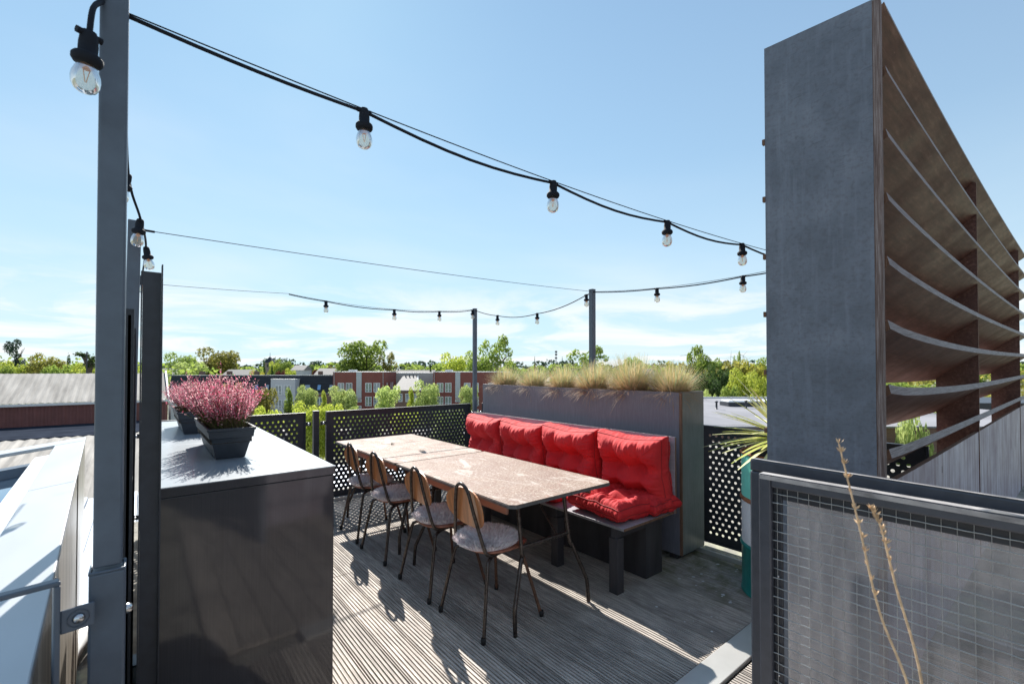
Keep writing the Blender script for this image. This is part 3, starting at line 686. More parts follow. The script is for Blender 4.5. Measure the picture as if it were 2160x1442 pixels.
def make_fur(seed):
    r = random.Random(seed); b = MB(); t = thing('fur_cushion', '', 'seat cushion')
    b.lathe([(0, .036), (.10, .035), (.16, .027), (.178, .010), (.165, 0), (0, 0)], n=32).build('pad', 'fur_b', t)
    hb = MB()
    for i in range(7000):
        rr = .182*math.sqrt(r.random()); a = r.uniform(0, 6.283)
        p0 = Vector((rr*math.cos(a), rr*math.sin(a), (.034-(max(0, rr-.13)/.05)**2*.020)))
        clump = noise.noise_vector(p0*30)*.8
        d_ = Vector((math.cos(a)*rr*5, math.sin(a)*rr*5, 1.0))+clump*.9+Vector((r.gauss(0, .25), r.gauss(0, .25), 0)); d_.z = max(d_.z, -.1); d_.normalize()
        ln = r.uniform(.022, .05); s_ = d_.cross(Vector((r.gauss(0, 1), r.gauss(0, 1), .3))).normalized()*.0026
        m1 = p0+d_*ln*.6; tip = p0+d_*ln+Vector((0, 0, -.004))
        hb.add([p0-s_, p0+s_, m1+s_*.7, m1-s_*.7, tip], [(0, 1, 2, 3), (3, 2, 4)], 0 if r.random() < .65 else 1)
    stuff(hb.build('hair', ['fur_a', 'fur_b'], t)); return t
ch = make_chair(); fu = make_fur(5)
spots = [(1.685, 2.27, 0.02, 'nearest of the four chairs, round fur pad showing in full', 'nearest round mauve fur pad, on the chair at the table corner'),
         (1.675, 2.83, -.02, 'second chair from the front, its back beside the near table edge', 'round fur pad on the second chair from the front'),
         (1.68, 3.56, .03, 'third chair from the front, beside the table seam', 'round fur pad on the third chair from the front'),
         (1.69, 4.12, -.03, 'farthest chair of the row, closest to the perforated railing', 'round fur pad on the farthest chair by the railing')]
for i, (x_, y_, rz, lb, lf2) in enumerate(spots):
    o = ch if i == 0 else copy_tree(ch); o.location = (x_, y_, 0); o.rotation_euler.z = rz; o['label'] = 'wood and tube '+lb if i == 0 else 'wood and tube '+lb; o['group'] = 'chairs along the table'
    f_ = fu if i == 0 else copy_tree(fu); f_.location = (x_+(-.035, -.01, -.02, -.02)[i], y_+(.0, .01, -.01, 0)[i], .449); f_.rotation_euler = (0, 0, i*1.3); f_['label'] = 'fluffy '+lf2; f_['group'] = 'fur pads on the chairs'
for o in [ch]+[q for q in C.objects if q.name.startswith('chair.')]:
    pass

# ------------------------------------------------------------------ bench
t = thing('bench', 'long grey plywood bench with low back against the planter', 'bench', (2.45, 1.85, 0))
MB().bb(0, .60, 0, .42, .442, .46).build('seat_board', 'ply_bench', t, bevel=.002)
MB().bb(0, .60, .423, 2.62, .442, .46).build('seat_board', 'ply_bench', t, bevel=.002)
MB().bb(-.0015, .0, .0, 2.62, .443, .459).build('front_edge', 'ply_edge', t)
MB().bb(.0, .60, -.0018, -.0003, .443, .459).build('end_edge', 'ply_edge_brown', t)
bk = MB().bb(.602, .62, -.005, .75, .44, 1.0).build('backrest', 'ply_bench', t, bevel=.0015)
MB().bb(.602, .62, .752, 2.62, .44, 1.0).build('backrest', 'ply_bench', t, bevel=.0015)
MB().bb(.603, .619, -.004, 2.618, 1.0003, 1.0018).build('top_edge', 'ply_edge', t)
MB().bb(.603, .619, -.0068, -.0053, .441, .998).build('end_edge', 'ply_edge_brown', t)
for y_ in (.10, .66, 1.6, 2.5):
    for x_ in (.05,):
        MB().bb(x_-.035, x_+.035, y_-.035, y_+.035, 0, .3695).build('leg', 'timber_dark', t, bevel=.003)
    MB().bb(.02, .58, y_-.022, y_+.022, .37, .4415).build('rail', 'timber_dark', t, bevel=.002)

MB().bb(.36, .56, .08, 2.55, .005, .3695).build('shade_box', 'timber_dark', t)  # dark box added to stand for the deep shade under the seat
# ------------------------------------------------------------------ cushions
def cushion(w_, h_, th_, seed, ty=(.36, -.36), n=84):
    """flat cushion in XY, centre at origin, z up; piping on both rims"""
    r = random.Random(seed); b = MB()
    tx = (-.36, .36)
    sd = Vector((seed*3.1, seed*1.7, 0))
    def edge(u): return (1-abs(u)**5)
    def pos(u, v, side):
        x_ = w_/2*u*(1-.035*(1-abs(v)**2)*abs(u)**4*0+.0); y_ = h_/2*v
        cr = 1-.11*(1-abs(u)**1.5)*abs(v)**3; y_ *= cr; cr2 = 1-.09*(1-abs(v)**1.5)*abs(u)**3; x_ *= cr2
        pf = max(0, (1-abs(u)**3.2)*(1-abs(v)**3.2))**.5
        tf_ = 0
        for a in tx:
            for c_ in ty:
                d2 = ((u-a)*w_/2)**2+((v-c_)*h_/2)**2
                tf_ = max(tf_, math.exp(-(d2/.0042)**.62))
        wob = .03*noise.noise(Vector((u*2.3, 0, 5))+sd)
        B = 1.0
        for k_, c_ in enumerate(ty): B *= 1-(.80, .52)[k_]*math.exp(-(abs(v-c_-wob)*h_/2/.052)**1.25)*(1-.30*abs(u)**2)
        for a in tx: B *= 1-.32*math.exp(-(abs(u-a)*w_/2/.04)**1.2)
        top_ = 1+.16*max(0, v-ty[0])
        z_ = th_*.22+th_*.62*pf*B*top_
        z_ -= (z_-th_*.03)*tf_*.95
        e1 = max(abs(u), abs(v)); 
        an = math.atan2(v, u)
        wr = noise.noise(Vector((u*15 if abs(v) > abs(u) else u*2.0, v*15 if abs(u) > abs(v) else v*2.0, side*3))+sd)
        z_ += .017*wr*max(0, min(1, (e1-.25)/.35))*pf**.5*1.0
        z_ += .008*noise.noise(Vector((u*3, v*3, side*9))+sd)
        return Vector((x_, y_, side*z_))
    for side in (1, -1):
        vs = [pos(-1+2*i/n, -1+2*j/n, side) for j in range(n+1) for i in range(n+1)]
        fs = [(j*(n+1)+i, j*(n+1)+i+1, (j+1)*(n+1)+i+1, (j+1)*(n+1)+i) for j in range(n) for i in range(n)]
        b.add(vs, fs if side > 0 else [f_[::-1] for f_ in fs], 0, True)
    per = [(-1+2*i/n, -1) for i in range(n)]+[(1, -1+2*i/n) for i in range(n)]+[(1-2*i/n, 1) for i in range(n)]+[(-1, 1-2*i/n) for i in range(n)]
    K = 5; vs = []
    for k_ in range(K+1):
        for (u, v) in per:
            a_ = pos(u, v, 1); c_ = pos(u, v, -1); p = a_.lerp(c_, k_/K); bul = math.sin(math.pi*k_/K)*.014*(1+.6*noise.noise(Vector((u*11, v*11, 0))+sd))
            l_ = Vector((a_.x, a_.y, 0)).normalized(); p += Vector((l_.x if abs(u) > .98 else 0, l_.y if abs(v) > .98 else 0, 0))*bul
            vs.append(p)
    P_ = len(per)
    b.add(vs, [(k_*P_+i, (k_+1)*P_+i, (k_+1)*P_+(i+1) % P_, k_*P_+(i+1) % P_) for k_ in range(K) for i in range(P_)], 0, True)
    pp = [[pos(u, v, s_)*1.004+Vector((0, 0, s_*.001)) for (u, v) in per] for s_ in (1, -1)]
    tufts = [pos(a, c_, 1)+Vector((0, 0, .003)) for a in tx for c_ in ty]
    return b, pp, tufts
def put_cushion(w_, h_, th_, seed, label, loc, rot, group, ty=(.36, -.36)):
    b, pp, tf = cushion(w_, h_, th_, seed, ty)
    t = thing('cushion', label, 'cushion', loc, 0, group); t.rotation_euler = rot
    b.build('cover', 'red_cloth', t)
    q = MB()
    for p in pp: q.tube(p[::2], .0032, 6, closed=True)
    q.build('piping', 'red_piping', t)
    for p in tf: MB().lathe([(0, .004), (.006, .003), (.008, 0)], p, 10).build('tuft_button', 'red_cloth', t)
# back cushions: stand on the seat, lean on the back; local X -> world Y, local Z -> -X
def backrot(lean, twist=0): 
    m = Matrix(((0, 0, -1), (1, 0, 0), (0, -1, 0))).transposed()   # columns: x->Y, y->?...
    m = Matrix((Vector((0, 0, -1)), Vector((-1, 0, 0)), Vector((0, 1, 0))))   # rows give world from local
    return (Matrix.Rotation(twist, 3, 'Z') @ Matrix.Rotation(-lean, 3, 'Y') @ m).to_euler()
bg_ = 'red back cushions on the bench'
for i, (yc, ww, hh, zc, xc, tw, lb) in enumerate([
        (2.09, .57, .53, .745, 2.955, .03, 'nearest red tufted back cushion, beside the open bench end'),
        (2.72, .62, .54, .735, 2.955, -.02, 'second red tufted back cushion from the near bench end'),
        (3.35, .60, .52, .73, 2.955, .03, 'third red tufted back cushion from the near bench end'),
        (3.98, .62, .53, .725, 2.96, -.04, 'farthest red tufted back cushion, touching the railing end of the bench')]):
    put_cushion(ww, hh, .21, 11+i*7, lb, (xc-.005, yc+.035, zc), backrot(R(9), tw), bg_, (.14, -.60))
put_cushion(.54, .50, .135, 41, 'red tufted seat cushion on the front corner of the bench', (2.735, 2.11, .535), (0, R(1), R(-6)), 'red seat cushions on the bench')
put_cushion(.54, .56, .125, 51, 'red seat cushion partly under the second back cushion', (2.72, 2.79, .528), (0, 0, R(3)), 'red seat cushions on the bench')
put_cushion(.30, .40, .12, 61, 'red seat cushion squeezed beneath the nearest back cushion', (2.925, 2.02, .524), (0, 0, R(-2)), 'red seat cushions on the bench')

# ------------------------------------------------------------------ planter and grasses
t = thing('planter', 'tall grey plywood planter filled with ornamental grass behind the bench', 'planter', (3.27, 1.92, 0))
MB().bb(0, .018, .02, 2.66, .05, 1.32).build('front_panel', 'ply_grey', t, bevel=.0015)
MB().bb(.002, .0165, .0, .019, .052, 1.318).build('front_panel_edge', 'ply_edge_brown', t)
MB().bb(.0185, .35, .004, .022, .05, 1.322).build('end_panel', 'ply_green', t, bevel=.0015)
MB().bb(.0185, .35, 2.64, 2.658, .05, 1.32).build('end_panel', 'ply_green', t)
MB().bb(.332, .35, .0225, 2.6395, .05, 1.32).build('rear_panel', 'ply_grey', t)
MB().bb(.0185, .3315, .0225, 2.6395, 1.20, 1.27).build('soil', 'soil', t)
for y_ in (.06, 1.3, 2.5): MB().bb(.04, .33, y_, y_+.07, -.0, .049).build('plinth', 'timber_dark', t)
def tuft(seed, n, hgt, spread, mats):
    r = random.Random(seed); b = MB()
    for i in range(n):
        a = r.uniform(0, 6.283); k_ = r.random()
        lean = abs(r.gauss(0, .55))*spread+.05; ln = hgt*r.uniform(.5, 1.15)*(1.0 if lean < .8 else .85)
        q0 = math.sqrt(r.random()); p = Vector((math.cos(a)*.07*q0, math.sin(a)*.10*q0, 0)); dr = Vector((math.cos(a), math.sin(a)*1.25, 0))
        d_ = (dr*lean+Vector((0, 0, 1))).normalized(); path = [p.copy()]; dry = lean > .75 or r.random() < .45
        droop = r.uniform(.10, .26)*(.95 if dry else .45)*(1+lean)
        for s_ in range(6):
            d_ = (d_+Vector((r.gauss(0, .035), r.gauss(0, .035), -droop*.35))).normalized(); p = p+d_*ln/6
            path.append(p.copy())
        wd = r.uniform(.0018, .0034); sd_ = d_.cross(Vector((0, 0, 1)))
        if sd_.length < .01: sd_ = Vector((1, 0, 0))
        sd_.normalize(); vs = []
        for j, q in enumerate(path): s2 = sd_*wd*(1-.85*j/6); vs += [q-s2, q+s2]
        b.add(vs, [(2*j, 2*j+1, 2*j+3, 2*j+2) for j in range(6)], 1 if dry else (2 if r.random() < .35 else 0))
    return b
tys = [(2.10, .27, 1.05, 'rightmost tan and green grass tuft, at the near planter end'), (2.48, .33, 1.0, 'tallest blue-green grass tuft, second from the near planter end'),
       (2.92, .29, 1.1, 'grass tuft third from the near planter end, in front of the pole'), (3.36, .26, 1.15, 'grass tuft third from the far planter end'),
       (3.83, .25, 1.25, 'grass tuft second from the far planter end'), (4.32, .25, 1.3, 'leftmost bleached grass tuft, at the far planter end')]
for i, (y_, h_, sp_, lb) in enumerate(tys):
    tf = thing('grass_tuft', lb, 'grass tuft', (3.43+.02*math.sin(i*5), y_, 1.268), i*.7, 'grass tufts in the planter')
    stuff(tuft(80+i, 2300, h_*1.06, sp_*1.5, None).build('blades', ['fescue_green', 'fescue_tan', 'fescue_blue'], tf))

# ------------------------------------------------------------------ oil drum and yucca
t = thing('oil_drum', 'old steel drum in mint, white and teal bands used as a planter', 'drum', (3.355, 1.195, 0)); t.scale = (1, 1, 1.06)
rr = .288
MB().lathe([(rr-.012, .0), (rr, .008), (rr, .012), (rr-.006, .02), (rr-.006, .29), (rr+.004, .30), (rr+.004, .31), (rr-.006, .32)], n=48).build('lower_band', 'drum_teal', t)
MB().lathe([(rr-.006, .3205), (rr-.006, .58)], n=48).build('middle_band', 'drum_white', t)
MB().lathe([(rr-.006, .5805), (rr+.004, .59), (rr+.004, .60), (rr-.006, .61)], n=48).build('rolling_hoop', 'drum_rust', t)
MB().lathe([(rr-.006, .6105), (rr-.006, .875)], n=48).build('upper_band', 'drum_green', t)
MB().lathe([(rr-.006, .8755), (rr+.003, .878), (rr+.004, .886), (rr-.004, .892), (rr-.014, .886), (rr-.014, .78)], n=48).build('rim', 'drum_rust', t)
MB().lathe([(rr-.02, .865), (rr-.03, .875), (rr-.045, .865), (rr-.06, .79)], n=40).build('inner_pot', 'steel_dark', t)
MB().lathe([(rr-.055, .80), (0, .82)], n=32).build('soil', 'soil', t)
t = thing('yucca', 'spiky yellow-green yucca growing out of the mint drum', 'yucca', (3.35, 1.20, .885))
MB().tube([(0, 0, 0), (.01, .0, .17)], .03, 8).build('stem', 'bark', t)
for i in range(100):
    a = rnd.uniform(0, 6.283); el = rnd.choice([rnd.uniform(-.25, .35), rnd.uniform(.1, 1.3)]); ln = rnd.uniform(.36, .54)
    d_ = Vector((math.cos(a)*math.cos(el), math.sin(a)*math.cos(el), math.sin(el)))
    p = Vector((0, 0, .15)); path = [p.copy()]
    for s_ in range(7):
        d_ = (d_+Vector((0, 0, -.045*math.cos(el)))).normalized(); p = p+d_*ln/7; path.append(p.copy())
    sd_ = d_.cross(Vector((0, 0, 1))).normalized(); nr = sd_.cross(d_).normalized(); b = MB(); vs = []
    for j, q in enumerate(path):
        wd = .0135*math.sin(math.pi*min(.97, .12+.88*j/7*1.0))**.7+.0008
        vs += [q-sd_*wd+nr*wd*.35, q, q+sd_*wd+nr*wd*.35]
    fs = []
    for j in range(7): fs += [(3*j, 3*j+1, 3*j+4, 3*j+3), (3*j+1, 3*j+2, 3*j+5, 3*j+4)]
    b.add(vs, fs, 0, True); b.build('leaf', 'yucca_leaf' if rnd.random() < .6 else 'yucca_pale', t)

# ------------------------------------------------------------------ louvred screen
def screen(label, x0, x1, yb, mirror=1, z_low=0.0, nfin=((5.35, 0), (8.8, 0)), pier=True, ptop=3.10, loc=(0, 0, 0), rotz=0, grp='louvred plywood screens'):
    t = thing('louvred_screen', label, 'privacy screen', loc, rotz, grp)
    rot = Matrix.Rotation(R(5.4), 3, 'Z')
    if pier:
        b = MB(); b.bb(-.012, .012, 0, .42, 0, 1); 
        pr = MB().bb(-.046, -.0005, .0, .425, z_low, ptop).build('pier', 'ply_pier', t, (x0-.015, yb+.03, 0)); pr.rotation_euler.z = R(5.4)
        pr = MB().bb(-.0455, -.001, -.0018, -.0004, z_low, ptop-.001).build('pier_edge', 'ply_edge_brown', t, (x0-.015, yb+.03, 0)); pr.rotation_euler.z = R(5.4)
        for k_ in range(7): MB().bb(-.05, -.03, .4255, .437, 2.62-.2865*k_, 2.645-.2865*k_).build('slat_peg', 'ply_edge_brown', t, (x0-.015, yb+.03, 0)).rotation_euler.z = R(5.4)
        pr = MB().bb(-.046, .0, -.028, -.0022, z_low, ptop-.004).build('edge_batten', 'ply_batten', t, (x0-.015, yb+.03, 0)); pr.rotation_euler.z = R(5.4)
    n = 28
    def curve(s_):      # plan and sag along the slat, s 0..1
        x_ = x0+.02+(x1-x0-.02)*s_
        return x_, yb-.115*s_**1.5, -math.sin(math.pi*min(1, s_)**.62)
    SAG = (.004, .006, .012, .022, .034, .045, .045, .022)
    for i in range(8):
        zf = 3.117-.2803*i; last = (i == 7); dy = .29; dz = -.225; T = .040
        b = MB(); e = MB(); vs = []; ev = []
        nrm = Vector((0, dz, -dy)).normalized() if not last else Vector((0, 0, -1))    # towards the underside
        # blade: four corner lines; front edge at (y, zf), back edge lower
        for k_ in range(n+1):
            s_ = k_/n; x_, y_, sg = curve(s_); sg *= SAG[i]
            A = Vector((x_, y_, zf+sg)); B = Vector((x_, y_+dy, zf+dz+sg))
            w1 = Vector((0, -.0, -.0)); 
            # thickness direction perpendicular to the blade, pointing down-front
            dn = Vector((0, -.22, -.975))
            vs += [A, B, B+dn*T, A+dn*T]
        fs = []
        for k_ in range(n):
            o_ = 4*k_; q = o_+4
            fs += [(o_, q, q+1, o_+1), (o_+1, q+1, q+2, o_+2), (o_+2, q+2, q+3, o_+3), (o_+3, q+3, q, o_)]
        fs += [(0, 1, 2, 3), (4*n+3, 4*n+2, 4*n+1, 4*n)]
        b.add(vs, fs); 
        b.m = [0 if (j % 4) != 3 else 1 for j in range(4*n)]+[2, 2]
        b.build('slat', ['ply_brown', 'ply_edge', 'ply_edge_brown'], t)
    for (fx, _) in nfin:
        s_ = (fx-x0-.02)/(x1-x0-.02)
        if not 0 <= s_ <= 1: continue
        x_, y_, sg = curve(s_); sg = 0
        MB().bb(x_-.012, x_+.012, y_+.005, y_+.265, z_low, ptop-.05+sg).build('fin', 'ply_brown', t)
        MB().bb(x_-.0115, x_+.0115, y_+.0032, y_+.0047, 1.06, ptop-.06+sg).build('fin_edge', 'ply_edge_brown', t)
    b = MB(); vs = []; n2 = 24
    for k_ in range(n2+1):
        s_ = k_/n2; x_, y_, sg = curve(s_); zt = 1.0+sg*.02+.02*s_
        vs += [Vector((x_, y_+.01, z_low)), Vector((x_, y_+.01, zt)), Vector((x_, y_+.034, zt)), Vector((x_, y_+.034, z_low))]
    fs = []
    for k_ in range(n2):
        o_ = 4*k_; q = o_+4; fs += [(o_, q, q+1, o_+1), (o_+1, q+1, q+2, o_+2), (o_+2, q+2, q+3, o_+3)]
    b.add(vs, fs, 0, True); b.s = [False]*len(b.f); b.m = [0 if j % 3 != 1 else 1 for j in range(len(b.f))]
    b.build('lower_panel', ['ply_weather', 'ply_edge_brown'], t)
    return t
screen('tall louvred plywood screen with broad pier at right', 2.5, 9.6, .50, z_low=-.06)
t = screen('second louvred plywood screen, seen only mirrored in the cabinet front', 0, 2.2, 0, nfin=((1.1, 0),), z_low=-.0, ptop=3.1, loc=(.85, -1.0, -.04), rotz=R(-8))

# ------------------------------------------------------------------ gate with wire mesh
t = thing('mesh_gate', 'dark framed gate with wire mesh and clear sheet at lower right', 'gate', (1.86, .765, 0))
H_ = 1.10; Ln = 1.15
u = MB(); u.bb(-.012, .03, -.045, 0, 0, H_); u.bb(-.012, .03, -Ln, -.0455, H_-.045, H_); u.bb(-.012, .03, -Ln, -Ln+.04, 0, H_-.0455); u.bb(-.012, .03, -Ln+.0405, -.0455, .03, .075)
u.build('frame', 'steel_post', t, bevel=.006)
MB().bb(-.009, .027, -Ln+.003, -.004, H_+.0002, H_+.0014).build('worn_top', 'worn_steel', t); MB().bb(-.0134, -.0122, -Ln, -.006, H_-.018, H_-.003).build('worn_edge', 'worn_steel', t)
u = MB(); u.bb(.012, .026, -.075, -.0455, .08, H_-.046); u.bb(.012, .026, -Ln+.05, -.0755, H_-.09, H_-.0455); u.build('inner_frame', 'steel_dark', t, bevel=.003)
wm = MB()
for k_ in range(31):
    y_ = -.06-k_*.035
    if y_ > -Ln+.05: wm.tube([(.008+.0022*math.sin(j*math.pi+k_*math.pi), y_, .08+j*.0352) for j in range(29)], .0010, 5, cap=False)
for j in range(28):
    z_ = .08+j*.0352
    wm.tube([(.008-.0026*math.cos(k_*math.pi*.5+j*math.pi), -.0425-k_*.0175, z_) for k_ in range(62)], .0019, 5, cap=False)
stuff(wm.build('wire_mesh', 'mesh_wire', t))
def rrect(y0, y1, z0, z1, r_):
    pts = []
    for cy, cz, a0 in ((y1-r_, z1-r_, 0), (y0+r_, z1-r_, 90), (y0+r_, z0+r_, 180), (y1-r_, z0+r_, 270)):
        for k_ in range(6): a = R(a0+k_*18); pts.append((cy+r_*math.cos(a), cz+r_*math.sin(a)))
    return pts
pts = rrect(-Ln+.06, -.088, .1, H_-.075, .02); n = len(pts)
b = MB().add([(.030, y_, z_) for y_, z_ in pts]+[(.034, y_, z_) for y_, z_ in pts], [tuple(range(n)), tuple(range(n, 2*n))[::-1]]+[(i, n+i, n+(i+1) % n, (i+1) % n) for i in range(n)])
b.build('clear_sheet', 'acrylic', t)
for y_, z_ in ((-.06, .995), (-.06, .72), (-.06, .35)): MB().lathe([(0, .004), (.004, .003), (.005, 0)], (0, 0, 0), 10).build('screw', 'bolt', t, (.0115, y_, z_)).rotation_euler = (0, R(-90), 0)
t = thing('metal_railing', 'second dark steel frame standing just behind the mesh gate', 'railing', (2.0, .862, 0)); t.rotation_euler.z = R(-3)
u = MB(); u.bb(0, .04, -1.2, 0, 1.075, 1.125); u.bb(0, .04, -.045, 0, 0, 1.0745); u.bb(0, .04, -1.2, -1.16, 0, 1.0745); u.build('frame', 'steel_post', t, bevel=.008)
MB().bb(.0, .012, -1.195, -.01, 1.1252, 1.1262).build('worn_top', 'worn_steel', t)

# dry stems in front of the gate
for pts, lb in (([(1.215, .17, .02), (1.205, .2, .5), (1.22, .205, .8), (1.19, .255, 1.0), (1.155, .28, 1.18), (1.125, .305, 1.345)], 'taller dry grass stem with seed head before the gate'),
                ([(1.27, .16, .02), (1.262, .18, .5), (1.262, .20, .84), (1.225, .235, 1.05), (1.19, .25, 1.17), (1.175, .262, 1.21)], 'shorter dry grass stem leaning before the gate'),
                ([(1.42, .02, .02), (1.40, .0, .5), (1.33, .0, .78), (1.27, .02, .92)], 'low dry grass stem at the right picture edge')):
    t = thing('dry_stem', lb, 'grass stem', (0, 0, 0), 0, 'dry grass stems before the gate')
    sp_ = spline(pts, 6); MB().tube(sp_, [.0032-.0018*i/len(sp_) for i in range(len(sp_))], 7).build('stalk', 'dry_stem', t)
    hd = MB()
    for i in range(90):
        q = sp_[int(len(sp_)*(.62+.37*rnd.random()))]; d_ = Vector((rnd.gauss(0, .4), rnd.gauss(0, .4), 1)).normalized()
        s_ = d_.cross(Vector((rnd.gauss(0, 1), rnd.gauss(0, 1), 0))).normalized()*.0022; e_ = q+d_*.014+s_
        hd.add([q, q+d_*.007+s_*1.4, e_, q+d_*.007-s_*.6], [(0, 1, 2, 3)])
    stuff(hd.build('seed_head', 'dry_stem', t))

# ------------------------------------------------------------------ festoon lights
def lamp_proto():
    h = MB()
    h.lathe([(0, .0), (.013, -.002), (.016, -.01), (.018, -.03), (.018, -.052), (.024, -.054), (.029, -.060), (.029, -.070), (.025, -.076), (.012, -.077)], n=16)
    h.tube([(-.024, 0, -.010), (.024, 0, -.010)], .008, 8)
    hm = h.mesh('lamp_holder', 'black_cable')
    g_ = MB().lathe([(.017, -.077), (.0205, -.085), (.026, -.10), (.0275, -.112), (.026, -.125), (.020, -.136), (.010, -.142), (0, -.1435)], n=20).mesh('bulb', 'bulb_glass')
    f_ = MB()
    for s_ in (-1, 1): f_.tube([(s_*.008, 0, -.080), (s_*.001, 0, -.118)], .0009, 5)
    f_.lathe([(.012, -.077), (.013, -.085), (.006, -.090), (0, -.091)], n=10)
    return hm, g_, f_.mesh('filament', 'filament')
HM, BM_, FM = lamp_proto()
def lamp(parent, p, yaw=0, tilt=0):
    h = D.objects.new('lamp_holder', HM); C.objects.link(h); h.parent = parent; h.location = p; h.rotation_euler = (tilt, 0, yaw)
    for nm, me in (('bulb', BM_), ('filament', FM)):
        o = D.objects.new(nm, me); C.objects.link(o); o.parent = h
def sagline(a, b_, sag, n=40): 
    a = Vector(a); b_ = Vector(b_); return [a.lerp(b_, i/n)+Vector((0, 0, -4*sag*(i/n)*(1-i/n))) for i in range(n+1)]
def at(line, s_): f_ = s_*(len(line)-1); i = min(len(line)-2, int(f_)); return line[i].lerp(line[i+1], f_-i)
def festoon(label, a, b_, sag, ts, yaw, wire=True, dip=.03, r_=.0055):
    t = thing('festoon_cable', label, 'light string', (0, 0, 0), 0, 'festoon light strings')
    ln = sagline(a, b_, sag)
    if wire: MB().tube(ln, .0022, 5).build('support_wire', 'black_cable', t)
    st = [0.0]+list(ts)+[1.0]; path = []
    for s0, s1 in zip(st[:-1], st[1:]):
        for k_ in range(8):
            u_ = k_/8; path.append(at(ln, s0+(s1-s0)*u_)+Vector((0, 0, -.008-dip*min(1, (s1-s0)/.21)*(.35 if s0 == 0 else 1)*math.sin(math.pi*u_))))
    path.append(at(ln, 1.0)); MB().tube(path, r_, 6).build('cable', 'black_cable', t)
    for s_ in ts: lamp(t, at(ln, s_)+Vector((0, 0, .003)), yaw+rnd.uniform(-.1, .1), rnd.uniform(-.04, .04))
    return t
A0 = (-.045, 1.62, 2.475); PB = (3.71, 5.4, 2.36); PC = (3.85, 3.33, 2.36); PD = (3.85, 1.2, 2.30)
festoon('thick festoon string crossing the sky from the near pole to the screen', A0, PD, .067, [.165, .379, .580, .764], R(-6))
t = thing('festoon_cable', 'festoon string running along the left poles towards the far corner', 'light string', (0, 0, 0), 0, 'festoon light strings')
way = [(-.045, 1.62, 2.49), (-.052, 2.70, 2.39), (-.008, 2.97, 2.262), (.018, 3.586, 2.255), (.004, 4.63, 2.245), (.02, 5.32, 2.30)]
MB().tube(spline(way, 8), .0055, 6).build('cable', 'black_cable', t)
for p, y_, tl in ((way[1], 1.5, .2), (way[2], 1.5, .1), (way[3], 1.5, -.15), (way[4], 1.5, 0)): lamp(t, p, y_, tl)
t = thing('festoon_cable', 'festoon string end hanging left of the near pole with one big bulb', 'light string', (0, 0, 0), 0, 'festoon light strings')
MB().tube(spline([(-.07, 1.60, 2.49), (-.14, 1.50, 2.435), (-.38, 1.32, 2.56), (-.9, 1.0, 2.62)], 8), .0065, 6).build('cable', 'black_cable', t)
MB().tube(spline([(-.085, 1.57, 2.45), (-.095, 1.46, 2.36), (-.099, 1.43, 2.285)], 6), .006, 6).build('drop_cable', 'black_cable', t)
lamp(t, (-.099, 1.43, 2.285), .5, .12)
t = thing('span_wire', 'thin wire from the second left pole to the pole behind the planter', 'wire', (0, 0, 0))
MB().tube(sagline((-.0, 3.0, 2.215), PC, .02), .0022, 5).build('wire', 'black_cable', t)
MB().tube([(-.0, 3.0, 2.215), (.05, 3.004, 2.215)], .006, 6).build('tensioner', 'black_cable', t)
# far string: bare wire first, then cable with lamps
cx0 = (1.25, 5.4, 2.33)
t = thing('span_wire', 'thin wire from the left corner to the start of the far festoon string', 'wire', (0, 0, 0))
MB().tube(sagline((.12, 5.35, 2.29), cx0, .005), .0022, 5).build('wire', 'black_cable', t)
festoon('farthest festoon string sagging to the corner pole', cx0, PB, .085, [.16, .50, .765, .985], R(0), dip=.01)
festoon('festoon string between the corner pole and the pole behind the planter', PB, PC, .17, [.24, .60, .965], R(-90), wire=False, dip=.01)
festoon('festoon string from the planter pole to the louvred screen', PC, PD, .055, [.385, .765], R(-90), dip=.008)

# ------------------------------------------------------------------ background buildings
def bld(name, label, px_, d_, cat='building', rot=-YAW, group=None):
    return thing(name, label, cat, site(px_, d_), rot, group)
def window(parent, x_, z_, w_, h_, y=0.0, m_='white_frame', bars=1, dep=.0):
    f = MB(); t_ = .09
    f.bb(x_, x_+w_, y-.06, y+.05, z_, z_+t_); f.bb(x_, x_+w_, y-.06, y+.05, z_+h_-t_, z_+h_); f.bb(x_, x_+t_, y-.06, y+.05, z_+t_, z_+h_-t_); f.bb(x_+w_-t_, x_+w_, y-.06, y+.05, z_+t_, z_+h_-t_)
    for k_ in range(1, bars+1): xx = x_+w_*k_/(bars+1); f.bb(xx-.06, xx+.06, y-.05, y+.05, z_+t_, z_+h_-t_)
    if h_ > 1.2: f.bb(x_+t_, x_+w_-t_, y-.055, y+.05, z_+h_*.30-.03, z_+h_*.30+.03)
    o = f.build('window', m_, parent)
    MB().bb(x_+t_*.5, x_+w_-t_*.5, y+.0, y+.03, z_+t_*.5, z_+h_-t_*.5).build('pane', 'pane', o); return o
U = 90/960   # metres per pixel of the picture's width at the row's distance
